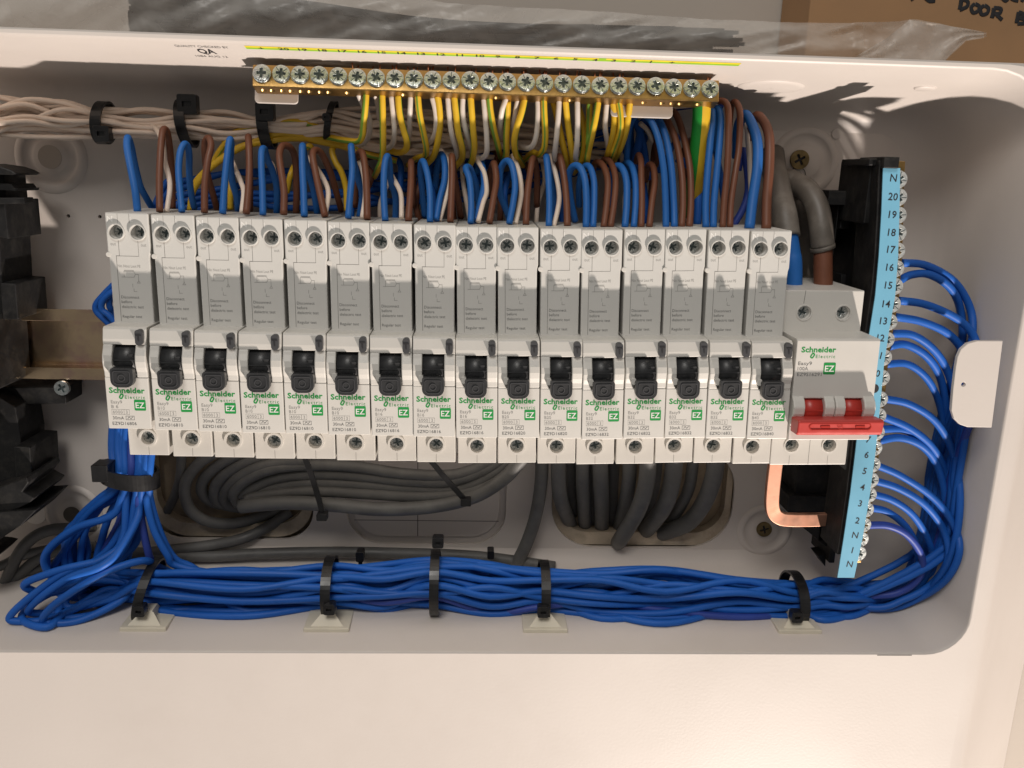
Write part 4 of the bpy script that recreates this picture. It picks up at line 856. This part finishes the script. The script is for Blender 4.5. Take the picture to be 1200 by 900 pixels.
# left ends: the wires turn back on themselves and climb to the tie under the first breaker
LEFT = [
 [(120, 700, -40), (60, 725, -34), (20, 728, -30), (12, 722, -30), (35, 700, -30), (75, 672, -32), (120, 655, -36), (150, 630, -42), (158, 590, -46)],
 [(140, 705, -40), (90, 728, -34), (52, 728, -28), (60, 712, -26), (90, 690, -26), (130, 668, -30), (168, 657, -38), (185, 664, -52), (215, 676, -58), (260, 680, -60)],
 [(110, 680, -48), (60, 695, -40), (33, 690, -34), (32, 682, -32), (70, 668, -32), (105, 660, -34), (125, 655, -38), (145, 630, -42), (148, 590, -46)],
 [(130, 690, -50), (80, 715, -42), (36, 718, -34), (42, 705, -30), (80, 678, -28), (118, 664, -28), (140, 645, -34), (160, 610, -42), (164, 590, -46)],
 [(120, 675, -54), (70, 680, -50), (52, 660, -48), (60, 640, -46), (90, 618, -44), (130, 605, -44), (142, 585, -46)],
 [(125, 672, -58), (85, 672, -58), (75, 650, -58), (85, 625, -56), (105, 600, -54), (135, 575, -50)],
 [(120, 690, -60), (90, 680, -60), (80, 640, -60), (90, 610, -58), (115, 585, -54), (135, 570, -50)],
 [(130, 695, -56), (100, 690, -58), (95, 650, -60), (105, 610, -58), (130, 580, -54)],
 [(125, 700, -52), (85, 700, -54), (100, 668, -56), (130, 640, -54), (150, 600, -52)],
 [(130, 700, -44), (85, 712, -40), (78, 700, -42), (105, 675, -46), (140, 650, -48), (155, 620, -50), (160, 590, -50)],
 [(140, 680, -58), (115, 660, -60), (120, 630, -60), (130, 600, -58), (145, 575, -54)],
 [(140, 685, -60), (130, 650, -62), (140, 610, -60), (150, 580, -56)],
 [(150, 680, -56), (145, 650, -58), (160, 620, -54), (168, 585, -50)],
 [(140, 690, -62), (105, 700, -60), (70, 690, -56), (60, 670, -56), (80, 640, -58), (110, 600, -56), (130, 576, -52)],
 [(145, 700, -50), (110, 720, -44), (70, 722, -40), (80, 700, -44), (120, 670, -50), (140, 640, -52), (152, 590, -52)],
 [(150, 695, -60), (120, 690, -62), (110, 665, -62), (125, 640, -60), (145, 600, -56)],
 [(200, 675, -58), (180, 662, -50), (172, 640, -46), (166, 610, -46), (162, 585, -46)],
 [(210, 664, -46), (196, 650, -44), (180, 620, -44), (172, 585, -46)],
 [(230, 668, -52), (205, 655, -50), (188, 625, -48), (176, 585, -48)],
 [(130, 702, -40), (80, 716, -36), (55, 735, -32), (25, 724, -32), (50, 700, -40), (90, 685, -48), (130, 682, -54)],
 [(140, 700, -54), (120, 708, -52), (95, 700, -54), (108, 680, -56), (140, 672, -60), (190, 680, -62)],
 [(150, 680, -50), (120, 670, -50), (140, 655, -50), (160, 635, -54), (166, 605, -54), (168, 585, -52)]]
rnd = random.Random(5)
ex_ = sorted(range(28), key=lambda i: (LEFT[i] if i < 22 else LEFT[(4, 5, 6, 7, 12, 13)[i-22]])[-1][0]+i*0.01); KR = {i: 17*j/27 for j, i in enumerate(ex_)}
order = list(range(22)); 
for i in range(NW):
    P = []
    if i < len(NBW):
        nm, arc, dd = NBW[i]; P += clampw(path(lambda x, y, d: W(x, y, d), arc, dd))
        first = 1 if arc[-1][0] > 1025 else 2
        P += BR[i][first:]
    else:
        y = 680+(i-16)*3; jx = rnd.uniform(-8, 8); P += clampw([W(1150-rnd.uniform(0, 22), 430+rnd.uniform(0, 40), -40), W(1138-(i-16)*2.5, 490, -50), W(1122-(i-16)*3+jx, 560, -56-(i % 3)*4), W(1108-(i-16)*3+jx, 630, -60), W(1080-(i-16)*2, 672+(i-16), -56), W(1040, 690+(i-16), -52)])+BR[i][0:]
    lf = LEFT[i] if i < 22 else [(x+rnd.uniform(-6, 8), y+rnd.uniform(-6, 6), max(-66, d-4)) for x, y, d in LEFT[(4, 5, 6, 7, 12, 13)[i-22]]]; a = P[-1]
    if i in (16, 17, 18): P = P[:-1 if i == 16 else -1]
    P += [W(x, y, d) for x, y, d in lf]
    if i not in (1, 19, 20):
        k = KR[i]; P += [W(134+k*2.6, 556, -46-(i % 3)*3.4), W(131+k*3.0, 525, -50-(i % 3)*3.4), W(133+k*3.2, 490, -54-(i % 3)*3), W(140+k*3, 440, -58)]
    P = floorc(P)
    lbl = 'blue wire leaving the neutral bar beside printed number %s' % {'16': 'sixteen', '15': 'fifteen', '14': 'fourteen', '13': 'thirteen', '12': 'twelve', '11': 'eleven', '10': 'ten', '9': 'nine', '8': 'eight', 'lower 8': 'eight, lower of the pair', '7': 'seven', '5': 'five', '4': 'four', '3': 'three', '2': 'two', 'lower N': 'N'}[NBW[i][0]] if i < 16 else 'one of the blue wires buried in the bottom bundle'
    if i == 15: lbl = 'violet-blue wire leaving the lowest used neutral bar terminal'
    wire('neutral_wire', P, rnd.uniform(1.72, 1.88), bluep if i in (15, 16) else blue, lbl, 'wire', 'blue wires bundled along the box bottom', sub=6)

# ------------------------------------------------------------------ grey sheathed cables
c2 = F(160, 520, 3.333); c3 = F(560, 520, 3.158)
GC = [([(330, 20), (240, 80), (190, 160), (205, 250), (270, 300), (370, 312), (470, 290), (580, 250)], (-72, -76, -84, -100), 'outermost loop of grey cable'),
      ([(470, 10), (340, 70), (262, 140), (262, 200), (320, 235), (400, 232)], (-70, -76, -84, -92), 'second grey loop'),
      ([(560, 30), (420, 75), (325, 140), (305, 205), (340, 238), (400, 240)], (-68, -74, -82, -90), 'third grey loop'),
      ([(660, 60), (500, 85), (400, 130), (345, 190), (350, 235), (400, 250)], (-64, -70, -80, -90), 'fourth grey loop'),
      ([(1500, -20), (1400, 60), (1250, 120), (1050, 118), (860, 90), (700, 82), (540, 95), (430, 140), (380, 195), (400, 235)], (-58, -62, -66, -78), 'top grey cable of the coil'),
      ([(1480, 10), (1380, 90), (1230, 145), (1050, 145), (860, 125), (680, 118), (540, 135), (450, 175), (410, 200)], (-58, -62, -68, -76), 'second grey cable of the coil from above'),
      ([(1500, 20), (1400, 110), (1260, 175), (1080, 175), (880, 160), (700, 152), (560, 165), (450, 195)], (-58, -62, -66, -74), 'third grey cable of the coil from above'),
      ([(1500, 40), (1420, 130), (1290, 190), (1100, 205), (900, 195), (700, 185), (540, 195), (430, 215)], (-58, -60, -64, -72), 'fourth grey cable of the coil from above'),
      ([(1510, 50), (1440, 130), (1320, 205), (1150, 245), (950, 255), (780, 240), (600, 230), (470, 238), (410, 245)], (-56, -58, -60, -70), 'lowest grey cable of the coil'),
      ([(600, 265), (520, 320), (420, 368), (300, 395), (160, 412), (40, 425), (-200, 430)], (-96, -84, -82, -80), 'grey cable trailing left out of the opening'),
      ([(175, 30), (172, 120), (150, 200), (105, 290)], (-72, -80, -96), 'thin grey cable dropping near the blue bundle')]
for p, dd, lb in GC:
    thick = lb.startswith('lowest'); wire('grey_cable', path(c2, p, dd), 3.7 if thick else (3.0 if 'thin' not in lb else 2.5), sheath, lb+' below the breakers', 'cable', 'grey cables coiled below the left breakers', n=14, sub=8)
GV = [([(238, 40), (235, 130), (222, 230), (195, 330), (150, 430), (90, 500)], (-70, -76, -82), 3.5, 'single grey cable curving down beside the middle knockout'),
      ([(298, 40), (298, 120), (305, 200), (328, 265), (345, 300)], (-66, -74, -100), 3.9, 'leftmost thick grey cable entering the right opening'),
      ([(388, 40), (388, 140), (392, 230), (396, 310)], (-68, -74, -100), 3.6, 'second thick grey cable entering the right opening'),
      ([(452, 40), (455, 140), (458, 230), (458, 320)], (-66, -72, -100), 4.1, 'third thick grey cable entering the right opening'),
      ([(562, 40), (560, 130), (545, 220), (520, 325)], (-66, -72, -100), 3.8, 'fourth thick grey cable entering the right opening'),
      ([(632, 40), (622, 150), (590, 250), (530, 350), (515, 370)], (-58, -62, -72, -100), 4.3, 'front grey cable leaning left into the right opening'),
      ([(728, 40), (718, 140), (690, 230), (640, 300), (610, 330)], (-60, -70, -100), 4.6, 'sixth thick grey cable entering the right opening'),
      ([(800, 40), (782, 160), (745, 240), (700, 310)], (-72, -80, -100), 3.2, 'seventh dark grey cable entering the right opening'),
      ([(885, 40), (870, 130), (835, 220), (780, 290), (700, 325), (640, 335)], (-62, -70, -84, -100), 4.6, 'rightmost grey cable sweeping into the right opening'),
      ([(345, 40), (345, 150), (352, 260)], (-78, -100), 3.0, 'hindmost grey cable behind the first thick one'),
      ([(420, 40), (422, 150), (425, 290)], (-80, -100), 3.0, 'hindmost grey cable behind the third thick one'),
      ([(505, 40), (500, 150), (495, 290)], (-78, -100), 3.2, 'hindmost grey cable behind the fourth thick one'),
      ([(665, 40), (650, 170), (610, 300)], (-78, -100), 3.2, 'hindmost grey cable behind the leaning one')]
for p, dd, r, lb in GV: wire('grey_cable', path(c3, p, dd), r, sheath, lb, 'cable', 'grey cables entering the right opening', n=16, sub=8)
l8 = F(0, 600, 5)
for p, r, lb in (([(-60, 560), (20, 440), (90, 280), (170, 170), (280, 110), (430, 95), (560, 80)], 3.1, 'upper dark cable curving at the lower left corner'), ([(-60, 620), (30, 470), (120, 360), (240, 265), (400, 215), (560, 200)], 2.8, 'lower dark cable curving at the lower left corner'),
                 ([(-80, 340), (20, 310), (120, 260), (260, 225), (400, 200)], 2.6, 'middle dark cable at the lower left corner'), ([(-60, 520), (40, 470), (90, 400), (200, 340), (330, 300)], 2.6, 'thin dark cable at the lower left corner')):
    wire('grey_cable', path(l8, p, (-66, -72, -78)), r, sheath, lb, 'cable', 'dark cables at the lower left corner', n=14)
p = [W(x, y, -81) for x, y in ((150, 650), (240, 652), (300, 649), (380, 647), (460, 648), (560, 652), (650, 664))]
wire('grey_cable', p, 3.0, sheath, 'grey cable lying behind the bottom blue bundle', 'cable', n=12)

# ------------------------------------------------------------------ cable ties and mounts
def tie(px, py, hy, d, hd, head=None, wd=4.4, lean=0.0, label='', horiz=False, hs=5.6, tail=False, th=1.1):
    c = W(px, py, d); t = empty('cable_tie', c, label=label, cat='cable tie', group='black cable ties')
    top = W(px, py-hy, d)[1]-c[1]; n = 48; pts = []; a_ = top+th*0.5; b_ = hd+th*0.5
    q = MB(); vs = []
    for i in range(n):
        a = 2*math.pi*i/n; ca, sa = math.cos(a), math.sin(a)
        for k, (rr, ww) in enumerate(((0, -1), (0, 1), (th, 1), (th, -1))):
            h = (a_+rr)*sa; dd = (b_+rr)*ca; w_ = wd/2*ww
            vs.append((w_+h*lean, h, dd) if not horiz else (h, w_-h*lean, dd))
    q.add(vs, [(i*4+k, i*4+(k+1) % 4, ((i+1) % n)*4+(k+1) % 4, ((i+1) % n)*4+k) for i in range(n) for k in range(4)], 0, False)
    q.build('strap', blackclean, t, bevel=0)
    if head:
        hc = W(head[0], head[1], d+hd); x, z = hc[0]-c[0], hc[1]-c[1]; dd = (hd*math.sqrt(max(0, 1-min(1, abs((x if horiz else z)/a_))**2)))
        q = MB().plate(rrect(x-hs/2, x+hs/2, z-hs/2, z+hs/2, 1.0, 3), dd-0.5, dd+4.5, [rrect(x-hs*0.24, x+hs*0.24, z-hs*0.14, z+hs*0.14, 0.2, 1)]).plate(rrect(x-hs*.3, x+hs*.3, z-hs*.2, z+hs*.2, 0.2, 1), dd, dd+3.2)
        q.build('head', blackclean, t, bevel=0.3)
        if tail: MB().box(x-1.8, x+1.8, z-0.6+tail*3, z+0.6+tail*3, dd, dd+9).build('tail', blackclean, t, bevel=0.2)
    return t
tie(930, 701, 25, -45, 14.5, (931, 719), 5.2, label='black cable tie round the blue bundle below the neutral bar')
tie(637, 692, 29, -45, 14.5, (636, 713), 4.6, label='black cable tie on blue bundle under the right opening')
tie(510, 682, 32, -45, 14.5, (512, 647), 4.6, label='black cable tie on blue bundle with its head uppermost')
tie(387, 687, 29, -45, 14.5, (387, 710), 4.8, label='black cable tie on blue bundle under the grey coil')
tie(175, 691, 30, -45, 14.5, (166, 712), 4.6, lean=0.25, label='leaning black cable tie at the left of blue bundle')
tie(152, 556, 28, -50, 9.5, None, 8.0, lean=0.18, horiz=True, label='wide black cable tie gathering blue wires under first breaker')
q = W(122, 553, -44); MB().box(q[0]-4.5, q[0]+3.5, q[1]-4, q[1]+4.5, -50, -40).build('cable_tie', blackclean, loc=q, bevel=0.6, label='black tie head at the left of the wide tie', cat='cable tie')
tie(122, 144, 21, -62, 8.5, (121, 157), 4.6, lean=0.1, label='leftmost black cable tie round the cream wires', hs=7)
tie(219, 145, 24, -62, 8.5, (219, 122), 4.6, lean=-0.12, label='second black cable tie round the cream wires, head on top', hs=8.5)
tie(313, 149, 22, -62, 8, (311, 131), 5.0, lean=-0.1, label='third black cable tie round cream and yellow wires', hs=8)
tie(388, 142, 19, -61, 7, (384, 138), 3.0, lean=0.2, label='small black cable tie where cream wires fan out', hs=3.5)
for p_, lb in (([(355, 530), (366, 560), (375, 590), (378, 604)], 'thin black cable tie across the left of grey coil'), ([(505, 540), (520, 558), (535, 575), (546, 587)], 'thin black cable tie across the right of grey coil')):
    P = [W(x, y, -50) for x, y in p_]; t = empty('cable_tie', P[-1], label=lb, cat='cable tie', group='black cable ties')
    q = MB(); rect_sweep(q, P, 2.6, 1.2); rel(q, P[-1]).build('strap', blackclean, t)
    MB().plate(rrect(-2.6, 2.6, -1.8, 1.8, 0.6, 3), -2, 3).build('head', blackclean, t, bevel=0.4)
q = W(422, 652, -66); MB().plate(rrect(q[0]-2.1, q[0]+2.1, q[1]-2.4, q[1]+3.2, 1.0, 3), -70, -64).plate(rrect(q[0]-1, q[0]+1, q[1]-6, q[1]-2, 0.3, 2), -68, -66).build('cable_tie', blackclean, loc=q, bevel=0.4, label='small black tie head standing behind the blue bundle', cat='cable tie')
q = W(575, 649, -66); MB().plate(rrect(q[0]-1.8, q[0]+1.8, q[1]-2.2, q[1]+2.4, 0.8, 3), -70, -64).build('cable_tie', blackclean, loc=q, bevel=0.4, label='tiny black tie head peeping over the blue bundle', cat='cable tie')
for (px, lb) in ((178, 'cream adhesive tie mount at far left under blue bundle'), (387, 'cream adhesive tie mount second from left'), (637, 'cream adhesive tie mount third from left'), (928, 'cream adhesive tie mount furthest right')):
    c = W(px, 726, -37); zb = -131.2; t = empty('tie_mount', (c[0], zb, -36), label=lb, cat='tie mount', group='cream adhesive tie mounts')
    MB().box(-11, 11, 0, 2.4, -11, 11).build('pad', mountm, t, bevel=0.5)
    q = MB(); q.prism_x([(2.3, -8), (2.3, 9), (7.5, 3.5), (7.5, -3.5)], -2.4, 2.4); q.add([(-8, 2.3, 9), (-2, 2.3, 9), (-1, 7, 4), (-3, 7, 4), (8, 2.3, 9), (2, 2.3, 9), (1, 7, 4), (3, 7, 4)], [(0, 1, 2, 3), (4, 5, 6, 7)]); q.build('saddle', mountm, t)

# ================================================================== black bracket at the left edge
bc = W(20, 400, -50); bk = empty('end_bracket', bc, label='dusty black plastic carrier cut off by the left edge', cat='bracket')
def bl(mb): return rel(mb, bc)
def pp(d, *pts): return [W(x, y, d)[:2] for x, y in pts]
def bplate(name, d0, d1, pts, mt=black, bev=0.5): return bl(MB().plate(pp(d0*0.75+d1*0.25, *pts), d0, d1)).build(name, mt, bk, bevel=bev)
bplate('top_fin', -66, -44, [(-40, 192), (0, 192), (22, 195), (34, 199), (41, 203), (36, 205), (0, 204), (-40, 205)])
bplate('top_fin', -66, -46, [(-40, 214), (33, 215), (37, 220), (40, 220), (39, 223), (26, 222), (0, 222), (-40, 224)])
bplate('neck', -76, -56, [(-40, 204), (24, 204), (27, 236), (-40, 236)])
bplate('block', -74, -44, [(-40, 234), (36, 233), (38, 255), (40, 276), (28, 273), (-40, 274)])
bplate('block_lip', -50, -42, [(-40, 232), (37, 231), (37, 238), (-40, 240)])
bplate('upright', -80, -52, [(-40, 270), (27, 270), (30, 325), (32, 362), (-40, 362)])
bplate('side_piece', -78, -50, [(28, 325), (45, 326), (48, 366), (30, 366)])
bplate('rail_clamp', -72, -38, [(-40, 360), (20, 361), (23, 400), (26, 443), (14, 449), (-40, 449)])
bplate('lower_bracket', -84, -66, [(8, 446), (92, 447), (92, 465), (40, 466), (10, 470)])
bplate('lower_upright', -80, -56, [(-40, 448), (18, 452), (40, 466), (46, 500), (46, 560), (30, 568), (-40, 570)])
bplate('lower_block', -78, -50, [(42, 508), (60, 509), (62, 544), (44, 552)])
bplate('long_fin', -72, -40, [(-40, 572), (0, 562), (60, 540), (62, 546), (55, 556), (68, 563), (64, 568), (50, 575), (0, 590), (-40, 596)])
bplate('long_fin', -72, -38, [(-40, 592), (0, 580), (50, 576), (72, 575), (55, 592), (16, 618), (0, 619), (-40, 619)])
bplate('small_fin', -70, -40, [(-40, 632), (5, 636), (13, 638), (5, 646), (-40, 650)])
sc = W(73, 454.5, -65); q = rel(MB().plate(circ(sc[0], sc[1], 3.7, 22), -66, -64, [rpoly(sc[0], sc[1], rotp(cross(2.2, 0.5), 0.5))], 0, True).plate(circ(sc[0], sc[1], 2.8, 14), -65.8, -65.2, mi=1), bc); q.build('fixing_screw', [zinc, slotm], bk, bevel=0.2)

# ================================================================== on top of the box
cx0 = W(950, 0, -62); cbx = empty('cardboard_box', (cx0[0]+100, 137.2, -80), label='brown cardboard box with black handwriting behind the distribution box', cat='cardboard box')
q = MB().box(cx0[0], cx0[0]+260, 137.2, 330, -101, -62); rel(q, (cx0[0]+100, 137.2, -80)).build('carton', card, cbx, bevel=0.6)
g = MB()
def stroke(pts, r=0.85):
    P = [Vector(W(940+x/4.615, y/4.615, -61.8)) for x, y in pts]; g.tube([tuple(p) for p in P], r, n=8, sub=5, flat=0.05, up=(0, 0, 1))
stroke([(862, -8), (858, 25), (852, 52)], 1.0); stroke([(858, -10), (895, 8), (892, 35), (852, 55)])
stroke([(935, 20), (915, 40), (925, 68), (950, 60), (958, 35), (935, 20)]); stroke([(985, 28), (965, 48), (972, 78), (1000, 72), (1008, 45), (985, 28)])
stroke([(1038, 42), (1034, 70), (1026, 98)], 1.0); stroke([(1036, 42), (1075, 48), (1068, 72), (1034, 74)]); stroke([(1048, 74), (1065, 92), (1082, 108)])
stroke([(1172, 65), (1166, 95), (1160, 125)], 1.0); stroke([(1170, 65), (1195, 75), (1190, 92), (1166, 96), (1200, 104), (1205, 125), (1165, 128)])
stroke([(1080, -14), (1100, 4), (1115, -8)]); stroke([(1130, -10), (1150, 0), (1170, 4)]); stroke([(590, -20), (600, 2)]); stroke([(668, -10), (690, 6), (720, 4)]); stroke([(1185, -5), (1200, 5)])
rel(g, (cx0[0]+100, 137.2, -80)).build('handwriting', ink, cbx, fix=False)
# polythene bag and the black cable ties packed in it
bp = W(500, 60, -30)
def wnoise(a, b): return math.sin(a*2.1+b*3.3)*0.5+math.sin(a*5.3-b*1.7+1.3)*0.3+math.sin(a*11.7+b*6.1)*0.2
for layer in (0,):
    q = MB(); nx, nz = 150, 22; vs = []
    top = [(-40, -70), (300, -30), (520, 3), (600, 8), (700, 13), (820, 22), (950, 27), (1040, 26), (1072, 22), (1100, 28), (1156, 38)]
    bot = [(-40, 49), (300, 51), (600, 60), (900, 74), (1020, 77), (1098, 81), (1112, 66), (1130, 47), (1156, 43)]
    def at_(tab, x):
        for (a, b), (c, e_) in zip(tab, tab[1:]):
            if a <= x <= c: return b+(e_-b)*(x-a)/(c-a)
        return tab[-1][1]
    for i in range(nx+1):
        x = -40+1196*i/nx
        for j in range(nz+1):
            v = j/nz; y = at_(top, x)*(1-v)+at_(bot, x)*v
            bulge = math.sin(math.pi*min(1, v*0.85+0.15))*9
            d = -34+bulge+wnoise(x*0.013, v*3.0)*3.2+wnoise(x*0.05+4, v*7)*1.0
            if x > 1010: d = -26+wnoise(x*0.03, v*3)*2+(4 if x < 1030+v*40 else 0)
            vs.append(W(x, y+wnoise(x*0.04, 2)*0.7*(1-v), d))
    q.add(vs, [(i*(nz+1)+j, (i+1)*(nz+1)+j, (i+1)*(nz+1)+j+1, i*(nz+1)+j+1) for i in range(nx) for j in range(nz)], 0, True)
    bag = q.build('plastic_bag', bagm, loc=bp, fix=False, label='clear crumpled polythene bag lying along the box top', cat='plastic bag')
q = MB(); fl = [((1010, 62), (985, 77)), ((1040, 44), (1040, 78)), ((1066, 23), (1098, 81)), ((1100, 29), (1115, 64)), ((1130, 33), (1132, 48)), ((1156, 38), (1156, 44))]; nz = 10; nv = 8; vs = []
for j in range(len(fl)-1):
    for t in range(nv):
        for k in range(nz+1):
            a = [fl[j][e][c]*(1-t/nv)+fl[j+1][e][c]*t/nv for e in (0, 1) for c in (0, 1)]; v = k/nz
            x, y = a[0]*(1-v)+a[2]*v, a[1]*(1-v)+a[3]*v; vs.append(W(x, y, -18+wnoise(x*0.05, v*4)*1.5))
nr = len(vs)//(nz+1); q.add(vs, [(i*(nz+1)+j, (i+1)*(nz+1)+j, (i+1)*(nz+1)+j+1, i*(nz+1)+j+1) for i in range(nr-1) for j in range(nz)], 0, True)
q = rel(q, bp).build('folded_flap', bagm, bag, fix=False)
pk = empty('cable_tie_pack', W(400, 45, -60), label='loose bundle of black cable ties inside the clear bag', cat='cable ties')
PO = W(400, 45, -60); rnd = random.Random(9)
q = MB()
for i in range(130):
    v = rnd.random(); x0 = 158+rnd.uniform(0, 22); x1 = rnd.uniform(480, 880)
    d = -46-rnd.uniform(0, 24); y0 = -12+v*58; y1 = 31+v*24+rnd.uniform(-3, 3); ym = y0*0.45+y1*0.55
    pts = [W(x0, y0, d), W(x0+(x1-x0)*0.25, y0*0.75+y1*0.25+rnd.uniform(-3, 4), d), W(x0+(x1-x0)*0.55, y1-2+rnd.uniform(-3, 3), d), W(x1, y1+(x1-600)*0.02, d)]
    if pts[-1][1] < 138.5: pts = [(a, max(b, 138.6), c) for a, b, c in pts]
    pts = [(a, max(b, 138.4), c) for a, b, c in pts]
    rect_sweep(q, pts, 1.5, 1.0, sub=4); a, b, c = pts[0]; q.box(a-2.4, a+2.4, b-1.6, b+1.6, c-1.5, c+1.8)
o_ = rel(q, PO).build('loose_ties', blackclean, pk); o_['kind'] = 'stuff'

for o in COL.objects:
    if o.name.split('.')[0] in ('seam', 'score_line', 'fine_print'): o['kind'] = 'stuff'
scene.render.engine = 'CYCLES'
